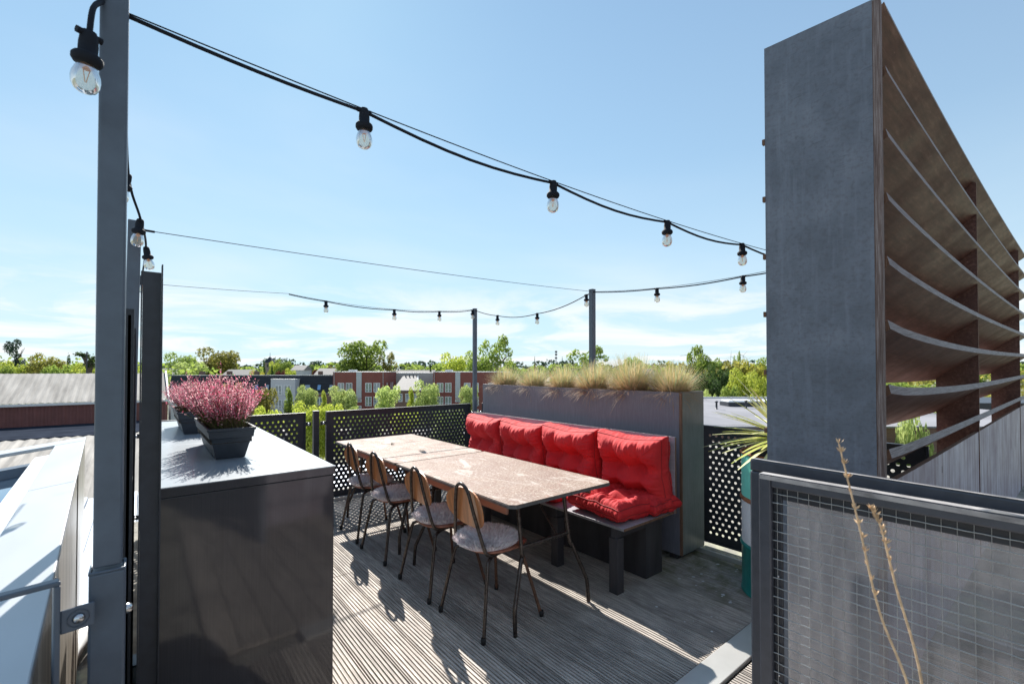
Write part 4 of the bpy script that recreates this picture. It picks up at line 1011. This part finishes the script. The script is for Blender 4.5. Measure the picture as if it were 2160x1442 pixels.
# slate mansard terrace
t = bld('terraced_block', 'long dark slate roofed terrace with pale bay beyond the street', 352, 90)
Wd = (702.5-352)*U; top = .4-GZ; eav = top-3.6
MB().bb(0, Wd, .5, 10, 0, eav).build('wall', 'brick_brown', t)
u = MB(); u.add([(0, .3, eav+.02), (Wd, .3, eav+.02), (Wd, 1.3, top-.1), (0, 1.3, top-.1), (0, 10, eav+.02), (Wd, 10, eav+.02), (Wd, 10, top-.1), (0, 10, top-.1)], [(0, 1, 2, 3), (1, 5, 6, 2), (4, 0, 3, 7), (3, 2, 6, 7)])
u.build('mansard_roof', 'slate', t)
for k_ in range(12):
    f_ = (k_+.5)/12; u = MB().bb(0, Wd, .3+f_*1.0-.07, .3+f_*1.0+.02, eav+.02+f_*(top-eav-.12)-.02, eav+.02+f_*(top-eav-.12)+.02); u.build('slate_course', 'slate', t)
MB().bb(-.02, Wd, 1.15, 1.45, top-.0995, top).build('coping', 'coping', t)
for px_, w_, blue in ((357, 5, 1), (534, 8, 1), (556, 9, 0), (640, 12, 0), (667, 8, 1), (692, 10, 0), (480, 8, 1), (440, 9, 0)):
    x_ = (px_-352)*U; z_ = top-3.0; x2_ = x_+w_*U
    def sy(z, o): return .3+(z-eav-.02)/(top-eav-.12)-o
    o = MB().add([(a_, sy(z, q), z) for q in (.0, .10) for a_, z in ((x_, z_), (x2_, z_), (x2_, z_+1.1), (x_, z_+1.1))], [(4, 5, 6, 7), (0, 1, 5, 4), (1, 2, 6, 5), (2, 3, 7, 6), (3, 0, 4, 7)]).build('roof_window', 'steel_dark', t)
    MB().add([(a_, sy(z, .115), z) for a_, z in ((x_+.07, z_+.07), (x2_-.07, z_+.07), (x2_-.07, z_+1.03), (x_+.07, z_+1.03))], [(0, 1, 2, 3)]).build('pane', 'skylight_glass' if blue else 'pane', o)
for k_ in range(10): 
    x_ = 6+k_*2.6
    if abs(x_-(600-352)*U) > 3.3 and x_ < Wd-1.6: window(t, x_, eav-2.3, 1.3, 1.5, .47)
x0 = (576.5-352)*U; x1 = (627.5-352)*U; bz = top-.85
MB().bb(x0, x1, -.9, 1.2, 0, bz).build('bay', 'render_white', t); MB().bb(x0-.04, x1+.04, -.94, 1.25, bz+.001, bz+.1).build('bay_coping', 'coping', t)
for z_ in (bz-3.0, bz-5.8):
    for px_ in (586, 604.5): window(t, (px_-352)*U, z_, 1.3, 1.85, -.92)
for px_ in (395, 455, 515, 655): MB().bb((px_-352)*U, (px_-352)*U+.7, 3.5, 4.3, top+.002, top+.75).build('chimney', 'brick_brown', t)
MB().tube([(0, .42, eav-.06), (Wd, .42, eav-.06)], .08, 6).build('gutter', 'zinc', t)
# brick blocks
def brick_block(label, pxa, pxb, wins, zinc, side=None, d_=90, low=True):
    t = bld('brick_block', label, pxa, d_, group='red brick blocks beyond the street'); Wd = (pxb-pxa)*U; top = .95-GZ
    MB().bb(0, Wd, 0, 9, 0, top).build('wall', 'brick_red', t); MB().bb(-.05, Wd+.05, -.05, 9.05, top+.001, top+.12).build('coping', 'coping', t)
    for px_ in wins:
        for z_ in (top-3.95, top-6.65, top-9.2): window(t, (px_-pxa)*U, z_, 1.25, 1.85, -.03)
    for x_ in (.25, Wd-.25): MB().tube([(x_, -.06, 0), (x_, -.06, top-.1)], .05, 6).build('downpipe', 'zinc', t)
    MB().bb(2, 3.4, 3, 4.2, top+.003, top+.5).build('roof_vent', 'coping', t)
    for a, b_ in zinc:
        q = MB().bb((a-pxa)*U, (b_-pxa)*U, -.08, -.002, 4.6, top-.02).build('zinc_strip', 'zinc', t)
        for z_ in (3.9, 2.6): window(t, (a-pxa)*U, z_, (b_-a)*U, .55, -.05, bars=0)
    return t, Wd, top
t, Wd, top = brick_block('red brick block left of the grey gabled house', 702.5, 811, (713, 730, 771, 788.5), [(752, 763)])
for y_ in (1.6, 4.6, 6.0):
    q = MB().bb(Wd+.002, Wd+.06, y_, y_+.35, top-3.95, top-2.1).build('slit_window', 'white_frame', t)
t, _, _ = brick_block('red brick block directly left of the planter', 913.5, 1075, (922, 939, 979, 996.5, 1030, 1048), [(960.5, 971)])
t = bld('white_brick_block', 'pale brick block set back between the red brick blocks', 826, 99); top = .72-GZ
MB().bb(0, 11, 0, 8, 0, top).build('wall', 'brick_white', t); MB().bb(-.02, 11.02, -.05, 8.05, top+.001, top+.1).build('coping', 'coping', t)
for px_ in (862, 872): MB().bb((px_-826)*.103, (px_-826)*.103+.3, -.3, -.02, top-1.1, top-.6).build('vent_cowl', 'steel_dark', t)
t = bld('gabled_house', 'small house with grey tiled roof among the brick blocks', 831, 85); u_ = 85/960
wz = 1.5-(822-779)*u_-GZ; rz_ = 1.5-(794-779)*u_-GZ
MB().bb(0, 54*u_, 0, 8, 0, wz-.02).build('wall', 'brick_brown', t)
b = MB().add([(-.2, -.3, wz-.05), (54*u_+.2, -.3, wz-.05), (30*u_, 8.0, rz_), (-.2, 8.0, rz_), (-.2, -.3, wz-.2), (54*u_+.2, -.3, wz-.2)], [(0, 1, 2, 3), (0, 4, 5, 1)]); b.build('roof', 'roof_tile_grey', t)
b = MB().tube([(54*u_+.25, -.3, wz), (30*u_+.05, 8.0, rz_+.05)], .16, 4); b.build('verge_board', 'coping', t)
for k_ in range(4): MB().bb(.4+k_*.75, .6+k_*.75, 7.3, 7.5, rz_-.2, rz_+.25).build('vent_cowl', 'steel_dark', t)
for k_ in range(3): window(t, .9+k_*1.3, wz-2.2, .7, 1.5, -.03, bars=0)
# shed at left
t = thing('shed', 'long industrial shed with grey corrugated roof and red-brown walls', 'shed', (-45, 62, GZ))
Z = -GZ
n_ = 96; L_ = 47.3; vs = []
for i in range(n_*2+1):
    x_ = L_*i/(n_*2); o_ = .035*(i % 2); vs += [(x_, -.25, Z-1.7+o_), (x_, 8, Z+1.04+o_), (x_, 16, Z-1.7+o_)]
b = MB().add(vs, [(3*i, 3*i+3, 3*i+4, 3*i+1) for i in range(n_*2)]+[(3*i+1, 3*i+4, 3*i+5, 3*i+2) for i in range(n_*2)]); b.build('roof', 'fibre_cement', t)
b = MB(); vs = []
for i in range(n_*4+1): vs += [(L_*i/(n_*4), -.07*(((i//2) % 2)), 0), (L_*i/(n_*4), -.07*(((i//2) % 2)), Z-1.95)]
b.add(vs, [(2*i, 2*i+2, 2*i+3, 2*i+1) for i in range(n_*4)]); b.build('wall', 'red_sheet', t)
MB().bb(L_-.25, L_-.05, .1, 16, 0, Z-2.0).build('end_wall', 'render_white', t)
MB().bb(0, L_, -.45, -.26, Z-1.95, Z-1.72).build('gutter', 'coping', t)
for sg in (0, 1):
    y0 = -.3 if sg == 0 else 16.3
    b = MB().add([(L_, y0, Z-2.0), (L_+.15, y0, Z-2.0), (L_+.15, 8, Z+.85), (L_, 8, Z+.85), (L_, y0, Z-1.5), (L_+.15, y0, Z-1.5), (L_+.15, 8, Z+1.35), (L_, 8, Z+1.35)], [(0, 1, 2, 3), (7, 6, 5, 4), (0, 4, 5, 1), (1, 5, 6, 2), (0, 3, 7, 4)]); b.build('bargeboard', 'white_frame', t)
t = thing('annex', 'white annex with small windows at the right end of the shed', 'building', (2.6, 62.5, GZ))
MB().bb(0, 2.6, 0, 6, 0, Z-2.1).build('wall', 'render_white', t); window(t, .8, Z-4.6, .8, 1.4, -.03, bars=0)
t = thing('low_warehouse', 'low warehouse with dark flat roof and pale ribbed roof in front of the shed', 'warehouse', (-45, 30, GZ))
MB().bb(0, 46, 21, 31.8, 0, Z-3.86).build('flat_roof', 'roof_dark', t)
vs = []; n_ = 70
for i in range(n_*2+1): o_ = .07*(i % 2); vs += [(46*i/(n_*2), 0, Z-6.2+o_), (46*i/(n_*2), 21, Z-3.95+o_)]
MB().add(vs, [(2*i, 2*i+2, 2*i+3, 2*i+1) for i in range(n_*2)]).build('ribbed_roof', 'fibre_cement', t)
MB().bb(0, 46, .1, 20.9, 0, Z-6.3).build('wall', 'render_white', t)
# nearer ribbed blue roof seen under the railing gap
t = thing('neighbour_hall', 'neighbouring hall with pale blue ribbed roof below the railing', 'hall', (-3, 9, GZ))
MB().bb(0, 20, .0, 15, 0, Z-3.6).build('wall', 'render_white', t)
for k_ in range(54):
    q = MB().bb(k_*.37, k_*.37+.34, -.1, 15.1, Z-3.598, Z-3.5+(.06 if k_ % 2 else 0)).build('roof_rib', 'roof_blue', t)
# flat roofed building at right
t = bld('flat_roofed_building', 'low building with pale flat roof and vents behind the drum', 1430, 20)
MB().bb(0, 22, 0, 19, 0, Z-1.05).build('wall', 'brick_brown', t)
MB().bb(-.1, 22.1, -.1, 19.1, Z-1.049, Z-.98).build('roof_membrane', 'roof_light', t)
for x_, y_ in ((5.5, 8.5), (7.6, 9.0), (3.8, 9.0), (10, 12)): MB().lathe([(.14, 0), (.06, .02), (.06, .42), (.1, .43), (.1, .5), (0, .52)], (x_, y_, Z-.98), 10).build('vent_pipe', 'steel_dark', t)
for x_ in (7.2, 9.6):
    MB().bb(x_, x_+1.9, 10.5, 11.8, Z-.979, Z-.72).build('roof_light', 'steel_dark', t); MB().bb(x_+.05, x_+1.85, 10.55, 11.75, Z-.719, Z-.58).build('dome', 'white_frame', t, bevel=.05)
MB().add([(1.0, .2, Z-.97), (3.6, .2, Z-.97), (1.0, 3.2, Z-.55)], [(0, 1, 2)]).build('roof_upstand', 'roof_light', t)
MB().bb(-.2, 22.2, 19.11, 19.3, Z-1.3, Z-.85).build('parapet', 'coping', t)
# dark house seen through the screen gap
t = bld('dark_house', 'dark brick house with grey windows seen through the louvred screen', 1900, 34); 
MB().bb(0, 14, 0, 8, 0, Z-1.0).build('wall', 'steel_dark', t)
for x_ in (1.0, 2.4, 4.6): window(t, x_, Z-2.9, 1.0, 1.5, -.03, 'coping')
t = bld('garden_shed', 'small white roofed shed seen below the louvred screen', 1880, 20)
MB().bb(0, 2.6, 0, 1.6, 0, Z-2.6).build('wall', 'brick_brown', t); MB().bb(-.2, 2.8, -.2, 1.8, Z-2.59, Z-2.4).build('roof', 'coping', t)
# church tower
t = bld('church_tower', 'distant stone church tower with pyramid roof', 565, 300, 'church tower'); s_ = 2.6
MB().bb(-s_, s_, 0, 2*s_, 0, 6-GZ).build('tower', 'stone', t)
MB().add([(-s_-.3, -.3, 6-GZ+.01), (s_+.3, -.3, 6-GZ+.01), (s_+.3, 2*s_+.3, 6-GZ+.01), (-s_-.3, 2*s_+.3, 6-GZ+.01), (0, s_, 10.2-GZ)], [(0, 1, 4), (1, 2, 4), (2, 3, 4), (3, 0, 4)]).build('roof', 'slate', t)
MB().tube([(0, s_, 10.1-GZ), (0, s_, 12.6-GZ)], .12, 5).build('weather_vane', 'steel_dark', t)
MB().bb(-.6, .6, -.06, -.005, 3-GZ, 5-GZ).build('belfry_opening', 'steel_dark', t)
# distant houses
for px_, d_, w_, h_, lb in ((627, 190, 5, 2.4, 'distant gabled house with grey roof beside the dark conifer'), (498, 170, 10, .6, 'distant low grey roof right of the round olive tree'), (352, 150, 8, 1.0, 'distant dark roof behind the shed end'), (690, 150, 8, 1.0, 'distant roof with solar panels left of the huge tree'), (865, 160, 16, .4, 'distant low roofs between huge tree and conifer'), (1350, 220, 14, 1.0, 'distant roof behind the grass tufts')):
    t = bld('distant_house', lb, px_-w_*480/d_, d_); 
    hz = -(779-772)*0+h_-GZ
    MB().bb(0, w_, 0, 8, 0, hz-1.2).build('wall', 'render_white', t)
    MB().add([(-.3, -.3, hz-1.2), (w_+.3, -.3, hz-1.2), (w_+.3, 8.3, hz-1.2), (-.3, 8.3, hz-1.2), (-.3, 4, hz+.9), (w_+.3, 4, hz+.9)], [(0, 1, 5, 4), (2, 3, 4, 5), (1, 2, 5), (3, 0, 4)]).build('roof', 'roof_tile_grey', t)
# mast, pole, turbines
t = bld('phone_mast', 'distant lattice phone mast rising behind the grass', 1173, 500, 'mast')
b = MB()
for sx, sy in ((-1, -1), (1, -1), (0, 1)): b.tube([(sx*.7, sy*.7, 0), (sx*.4, sy*.4, 31)], .11, 4)
for k_ in range(16): b.tube([(-.6, -.5, k_*1.9), (.6, -.5, k_*1.9+1.9)], .06, 3)
b.build('lattice', 'steel_post', t)
for z_ in (22, 26, 29): MB().bb(-1.3, 1.3, -.4, .4, z_, z_+1.6).build('antenna_ring', 'steel_post', t)
t = bld('street_pole', 'thin dark pole beside the bare tree beyond the shed', 183, 90, 'pole'); MB().tube([(0, 0, 0), (0, 0, 5.0-GZ)], .12, 6).build('shaft', 'steel_dark', t)
for px_, d_, a, lb in ((1449, 2600, .4, 'leftmost distant wind turbine above the tall grass'), (1541, 2900, .05, 'distant wind turbine above the forest middle'), (1567, 2700, .75, 'larger distant wind turbine with spread blades'), (1576, 3600, 1.2, 'smallest distant wind turbine beside the larger one')):
    t = bld('wind_turbine', lb, px_, d_, 'wind turbine', group='wind turbines on the horizon'); hz = 84-GZ
    MB().tube([(0, 0, 0), (0, 0, hz)], [2.2, 1.3], 8).build('tower', 'turbine', t); MB().box((0, -1, hz+1), (3.2, 8, 3.2)).build('nacelle', 'turbine', t)
    for k_ in range(3):
        an = a+k_*2.094; MB().tube([(0, -5.5, hz+1), (math.sin(an)*12, -5.5, hz+1+math.cos(an)*12), (math.sin(an)*48, -5.5, hz+1+math.cos(an)*48)], [1.2, 1.6, .3], 5).build('blade', 'turbine', t)

# ------------------------------------------------------------------ trees
def crown_mesh(name, kind, seed, leaves, ls, mname):
    """unit crown: base z=0, top z=1, half width about .5"""
    r = random.Random(seed); b = MB(); lobes = []
    if kind == 'round':
        for i in range(26):
            a = r.uniform(0, 6.283); z_ = r.uniform(.14, .84); env = .37*math.sqrt(max(.05, 1-((z_-.5)/.52)**2)); q = env*r.uniform(.35, 1)
            lobes.append((Vector((q*math.cos(a), q*math.sin(a), z_)), r.uniform(.12, .21)))
    elif kind == 'upright':
        for i in range(22):
            a = r.uniform(0, 6.283); z_ = r.uniform(.08, .90); env = .30*(math.sin(math.pi*min(1, z_*.8+.22))**.8); q = env*r.uniform(.2, 1)
            lobes.append((Vector((q*math.cos(a), q*math.sin(a), z_)), r.uniform(.09, .15)))
    elif kind == 'open':
        for i in range(44):
            a = r.uniform(0, 6.283); z_ = .10+.86*(i/43)**1.1; env = .46*math.sqrt(max(.04, 1-((z_-.45)/.56)**2)); q = env*r.uniform(.15, 1.0)
            lobes.append((Vector((q*math.cos(a), q*math.sin(a), z_)), r.uniform(.07, .12)*(1.25-.45*z_)))
    elif kind == 'poplar':
        for i in range(26):
            k_ = r.choice([(-.18, .80), (.0, 1.0), (.16, .74), (.30, .62), (-.33, .5)]); z_ = r.uniform(.05, k_[1]-.06)
            lobes.append((Vector((k_[0]*(.75+.25*z_)+r.gauss(0, .02), r.gauss(0, .12), z_)), r.uniform(.07, .115)))
    elif kind == 'cone':
        for i in range(26):
            z_ = (i+.5)/26*.95; a = r.uniform(0, 6.283); q = .36*(1-z_)*r.uniform(.3, .9)
            lobes.append((Vector((q*math.cos(a), q*math.sin(a), z_)), .05+.13*(1-z_)))
    tot = sum(l[1]**2 for l in lobes)
    for c_, rad in lobes:
        n_ = int(leaves*rad*rad/tot)
        for i in range(n_):
            d_ = Vector((r.gauss(0, 1), r.gauss(0, 1), r.gauss(0, 1)+.25)).normalized()
            p = c_+d_*rad*(r.uniform(.55, 1.12)**.6)
            p.z = max(.0, p.z)
            nrm = (d_+Vector((r.gauss(0, .6), r.gauss(0, .6), r.gauss(0, .6)+.2))).normalized()
            s1 = nrm.cross(Vector((r.gauss(0, 1), r.gauss(0, 1), r.gauss(0, 1)))).normalized()*ls*r.uniform(.5, 1.2); s2 = nrm.cross(s1).normalized()*ls*r.uniform(.35, .8)
            b.add([p-s1, p-s2*.8, p+s1, p+s2], [(0, 1, 2, 3)], 0)
    return b.mesh(name, mname)
def trunk_mesh(seed):
    r = random.Random(seed); b = MB(); b.tube([(0, 0, -.35), (.01, 0, .1), (0, .01, .45), (.01, 0, .8)], [.035, .028, .018, .006], 7)
    for i in range(9):
        z_ = r.uniform(.05, .6); a = r.uniform(0, 6.283); q = r.uniform(.25, .4); b.tube([(0, 0, z_), (q*.5*math.cos(a), q*.5*math.sin(a), z_+.1), (q*math.cos(a), q*math.sin(a), z_+.25)], [.013, .009, .003], 5)
    return b.mesh('trunk', 'bark')
CM = {}
for kind, nl, ls in (('round', 6500, .030), ('upright', 4200, .028), ('open', 4600, .026), ('poplar', 6500, .021), ('cone', 3600, .028)):
    for v_ in range(2): CM[kind, v_] = crown_mesh('crown', kind, 5+v_*11+len(kind), nl, ls, 'leaf_mid')
TM = [trunk_mesh(i) for i in range(3)]
def tree(px_, topy, wpx, d_, kind, m_, label, group, low=None, name='tree', hor=779, base=GZ, crownlow=None):
    u_ = d_/960; ztop = 1.5+(hor-topy)*u_; wid = wpx*u_; clow = base+.12*(ztop-base) if crownlow is None else 1.5+(hor-crownlow)*u_
    t = thing(name, label, 'tree', site(px_, d_, base), rnd.uniform(-.6, .6)-(YAW if kind == 'poplar' else 0), group)
    if kind == 'poplar': t.rotation_euler.z = -YAW
    c_ = D.objects.new('crown', CM[kind, rnd.randint(0, 1)]); C.objects.link(c_); c_.parent = t; c_.location = (0, 0, clow-base)
    h_ = ztop-clow; c_.scale = (wid*1.16, wid*1.16, h_*1.06)
    c_.material_slots[0].link = 'OBJECT'; c_.material_slots[0].material = M[m_]
    k_ = D.objects.new('trunk', rnd.choice(TM)); C.objects.link(k_); k_.parent = t; k_.location = (0, 0, clow-base); k_.scale = (h_*.8, h_*.8, h_)
    if clow-base > h_*.35: k_.scale.z = max(h_, (clow-base)/.35)
    return t
GS = 'street trees along the row houses'
for a in [(490, 806, 52, 66, 'round', 'leaf_yellow', 'yellowish round street tree rising behind the heather'), (563, 817, 50, 70, 'round', 'leaf_olive', 'olive round street tree just right of the heather'),
          (610, 823, 30, 72, 'upright', 'leaf_mid', 'slim upright tree in front of the pale bay'), (647, 816, 46, 74, 'round', 'leaf_pale', 'round pale street tree between pale bay and red brick block'),
          (684, 829, 24, 72, 'upright', 'leaf_bright', 'small upright tree at the left edge of the red brick block'), (726, 818, 60, 70, 'round', 'leaf_pale', 'broad street tree before the first zinc strip'),
          (822, 812, 58, 70, 'round', 'leaf_pale', 'round street tree before the grey gabled house'), (868, 822, 26, 72, 'upright', 'leaf_bright', 'slim bright tree right of the gabled house'),
          (903, 806, 58, 70, 'round', 'leaf_pale', 'tallest round street tree, left of the second zinc strip'), (991, 810, 48, 70, 'round', 'leaf_pale', 'street tree overlapped by the corner light pole'),
          (430, 812, 50, 68, 'round', 'leaf_mid', 'street tree mostly hidden behind the heather')]:
    tree(*a[:6], a[6], GS)
for a in [(650, 852, 70, 46, 'round', 'leaf_bright', 'bright yellow-green tree just over the short railing post'), (700, 850, 60, 48, 'round', 'leaf_bright', 'bright yellow-green tree above the long railing panel'),
          (570, 862, 60, 46, 'round', 'leaf_bright', 'bright low tree behind the left railing panel'), (770, 862, 70, 50, 'round', 'leaf_mid', 'green tree showing through the long railing panel'), (860, 862, 70, 50, 'round', 'leaf_bright', 'bright tree seen through the holes near the table end'), (950, 860, 70, 50, 'round', 'leaf_mid', 'green tree seen through the holes before the corner pole')]:
    tree(*a[:6], a[6], 'bright trees close behind the railing')
GB = 'large trees beyond the houses'
for a in [(33, 717, 66, 150, 'poplar', 'leaf_blue', 'tall dark poplar group at the far left'), (40, 765, 62, 110, 'round', 'leaf_bright', 'bright green trees at the foot of the poplar'), (98, 750, 66, 105, 'round', 'leaf_olive', 'broad olive tree right of the poplar'),
          (145, 753, 34, 115, 'cone', 'leaf_dark', 'dark pointed tree left of the bare tree'), (125, 768, 60, 95, 'round', 'leaf_mid', 'low green tree between broad olive tree and bare tree'), (178, 770, 60, 96, 'round', 'leaf_bright', 'low bright tree under the bare tree'), (8, 768, 40, 100, 'round', 'leaf_mid', 'green tree at the left picture edge'),
          (235, 765, 70, 110, 'round', 'leaf_mid', 'green tree behind the near pole'), (265, 770, 60, 110, 'round', 'leaf_bright', 'bright tree between the left poles'),
          (345, 768, 40, 180, 'round', 'leaf_dark', 'dark distant tree right of the channel post'), (385, 747, 64, 170, 'round', 'leaf_mid', 'mid green dome tree left of the round olive tree'), (403, 762, 74, 150, 'round', 'leaf_pale', 'pale soft tree before the mid green dome tree'),
          (467, 737, 86, 190, 'round', 'leaf_olive', 'big round olive tree left of the church tower'), (557, 764, 16, 200, 'cone', 'leaf_dark', 'dark conifer in front of the church tower'), (574, 772, 22, 190, 'cone', 'leaf_dark', 'small dark conifer right of the church tower'), (600, 760, 36, 220, 'round', 'leaf_mid', 'green tree right of the church tower'),
          (580, 764, 26, 230, 'round', 'leaf_bright', 'bright tree behind the small conifer'), (592, 781, 24, 150, 'round', 'leaf_purple', 'purple-leaved tree below the church'), (615, 779, 24, 150, 'round', 'leaf_bright', 'bright shrub tree beside the purple one'), (545, 783, 32, 150, 'round', 'leaf_yellow', 'yellow-green low tree left of the purple one'),
          (655, 769, 20, 260, 'round', 'leaf_dark', 'dark distant tree right of the distant gabled house'), (703, 773, 26, 200, 'round', 'leaf_purple', 'purple-brown tree left of the huge tree'), (668, 778, 18, 200, 'round', 'leaf_purple', 'small brownish tree beyond the slate roof'),
          (772, 716, 112, 140, 'round', 'leaf_mid', 'huge spreading tree towering over the red brick block'), (818, 752, 50, 135, 'open', 'leaf_olive', 'thin browning tree at the right foot of the huge tree'), (735, 755, 46, 138, 'round', 'leaf_mid', 'left lower lobe tree under the huge tree'),
          (908, 765, 15, 150, 'cone', 'leaf_dark', 'small dark spruce between huge tree and corner pole'), (960, 748, 60, 130, 'round', 'leaf_bright', 'yellow-green tree left of the corner pole'), (1048, 720, 92, 120, 'open', 'leaf_mid', 'tall airy tree right of the corner pole'),
          (1010, 745, 60, 124, 'round', 'leaf_mid', 'green tree hidden partly by the corner pole'), (1128, 754, 9, 200, 'cone', 'leaf_dark', 'thin dark cypress left of the phone mast'), (1186, 755, 9, 200, 'cone', 'leaf_dark', 'thin dark cypress right of the phone mast'),
          (1243, 739, 104, 160, 'open', 'leaf_mid', 'airy tree around the pole behind the planter'), (1335, 752, 50, 150, 'round', 'leaf_mid', 'green tree top showing above the tallest grass tuft')]:
    tree(*a[:6], a[6], GB)
GF = 'wood behind the flat roofed building'
for a in [(1425, 766, 46, 110, 'round', 'leaf_yellow', 'orange-green tree at the left start of the wood'), (1475, 738, 60, 92, 'open', 'leaf_mid', 'tallest tree of the wood beside the rightmost grass tuft'), (1500, 752, 60, 90, 'round', 'leaf_mid', 'green crown right of the tallest wood tree'), (1450, 762, 56, 95, 'round', 'leaf_olive', 'olive crown left of the tallest wood tree'),
          (1545, 760, 60, 88, 'round', 'leaf_olive', 'olive-yellow crown below the turbines'), (1590, 764, 60, 86, 'round', 'leaf_yellow', 'yellowing crown right of the turbines'), (1556, 753, 22, 100, 'open', 'leaf_mid', 'thin tree top poking out below the turbines'), (1635, 760, 70, 86, 'round', 'leaf_mid', 'crown of the wood cut off by the screen pier'),
          (1520, 775, 60, 76, 'round', 'leaf_dark', 'dark crown in the middle of the wood'), (1570, 782, 66, 70, 'round', 'leaf_bright', 'bright lower crown behind the yucca tips'), (1490, 790, 60, 66, 'round', 'leaf_dark', 'dark lower crown beside the planter end'), (1610, 790, 60, 64, 'round', 'leaf_bright', 'bright lower crown behind the yucca'), (1500, 828, 34, 50, 'round', 'leaf_pale', 'pale bush at the planter corner'), (1540, 812, 50, 55, 'round', 'leaf_mid', 'bush in front of the wood')]:
    tree(*a[:6], a[6], GF)
for a in [(1880, 855, 60, 22, 'round', 'leaf_bright', 'bright garden tree seen through the screen gap'), (1925, 862, 60, 19, 'round', 'leaf_pale', 'pale garden tree seen through the screen gap'), (1960, 850, 70, 26, 'round', 'leaf_mid', 'green garden tree by the dark house'), (1850, 862, 70, 24, 'round', 'leaf_bright', 'bright garden tree left in the screen gap'), (1900, 800, 160, 60, 'round', 'leaf_mid', 'large tree behind the dark house'), (1720, 770, 140, 70, 'round', 'leaf_mid', 'tree hidden behind the screen pier')]:
    tree(*a[:6], a[6], 'garden trees behind the screen')
# bare gnarled tree at left
t = thing('gnarled_tree', 'gnarled half bare tree beside the thin pole', 'tree', site(186, 92)); t.rotation_euler.z = -YAW
b = MB(); u_ = 92/960; zc = 1.5-GZ
def TP(px_, y_): return ((px_-186)*u_, 0, zc+(779-y_)*u_)
for pts in ([(190, 860), (189, 790), (190, 777), (183, 768), (178, 757), (171, 749), (163, 748), (158, 750)], [(189, 780), (194, 770), (192, 762), (196, 755), (200, 752)], [(178, 757), (182, 750), (175, 746)], [(183, 768), (190, 760), (186, 752)]):
    q = [Vector(TP(*p)) for p in pts]; b.tube(spline(q, 3), [.45*(1-.8*i/(len(spline(q, 3)))) for i in range(len(spline(q, 3)))], 6)
b.build('trunk', 'bark', t)
b = MB()
for cxp, cyp, rr_ in ((166, 747, .6), (174, 748, .5), (196, 756, .8), (199, 762, .8), (186, 772, .7), (182, 751, .4), (194, 770, .8)):
    c_ = Vector(TP(cxp, cyp))
    for i in range(150):
        p = c_+Vector((rnd.gauss(0, rr_*.6), rnd.gauss(0, rr_*.6), rnd.gauss(0, rr_*.35))); s1 = Vector((rnd.gauss(0, 1), rnd.gauss(0, 1), rnd.gauss(0, 1))).normalized()*.16; s2 = s1.cross(Vector((rnd.gauss(0, 1), 1, rnd.gauss(0, 1)))).normalized()*.1
        b.add([p-s1, p-s2, p+s1, p+s2], [(0, 1, 2, 3)])
b.build('crown', 'leaf_dark', t)
# far woodland belts reading as one mass
def belt(name, label, d_, x0, x1, hmin, hmax, m_, n_, ls, seed):
    r = random.Random(seed); b = MB(); lob = []
    for i in range(n_):
        x_ = x0+(x1-x0)*(i+r.random())/n_; h_ = r.uniform(hmin, hmax)*(.8+.4*noise.noise(Vector((x_*.01, seed, 0)))+.2); lob.append((x_, r.uniform(-15, 15), h_))
    for x_, y_, h_ in lob:
        for i in range(85):
            dd = Vector((r.gauss(0, 1), r.gauss(0, 1), r.gauss(0, 1))).normalized(); rad = h_*.45
            p = Vector((x_, y_, h_-rad))+Vector((dd.x*rad*1.2, dd.y*rad, dd.z*rad if dd.z > 0 else dd.z*(h_-rad)))*r.uniform(.85, 1.05); p.z = max(0, p.z)
            s1 = Vector((r.gauss(0, 1), r.gauss(0, 1), r.gauss(0, 1))).normalized()*ls; s2 = s1.cross(Vector((r.gauss(0, 1), 1, r.gauss(0, 1)))).normalized()*ls*.7
            b.add([p-s1, p-s2, p+s1, p+s2], [(0, 1, 2, 3)])
    o = b.build(name, m_, None, (FWD*d_+RGT*0+Vector((0, 0, GZ))), rotz=-YAW); tag(o, label, 'woodland', None, 'stuff')
belt('far_woods', 'far woodland belt along the horizon', 700, -1000, 900, 14, 24, 'leaf_blue', 190, 2.6, 3)
belt('middle_woods', 'nearer belt of mixed trees beyond the houses', 330, -420, 400, 9, 15, 'leaf_mid', 150, 1.5, 4)
belt('woods', 'green belt behind the long shed', 130, -170, -85, 9, 13, 'leaf_mid', 30, .6, 6)
belt('woods', 'dense undergrowth filling the wood at right', 96, 30, 130, 8, 11.5, 'leaf_olive', 40, .5, 7)
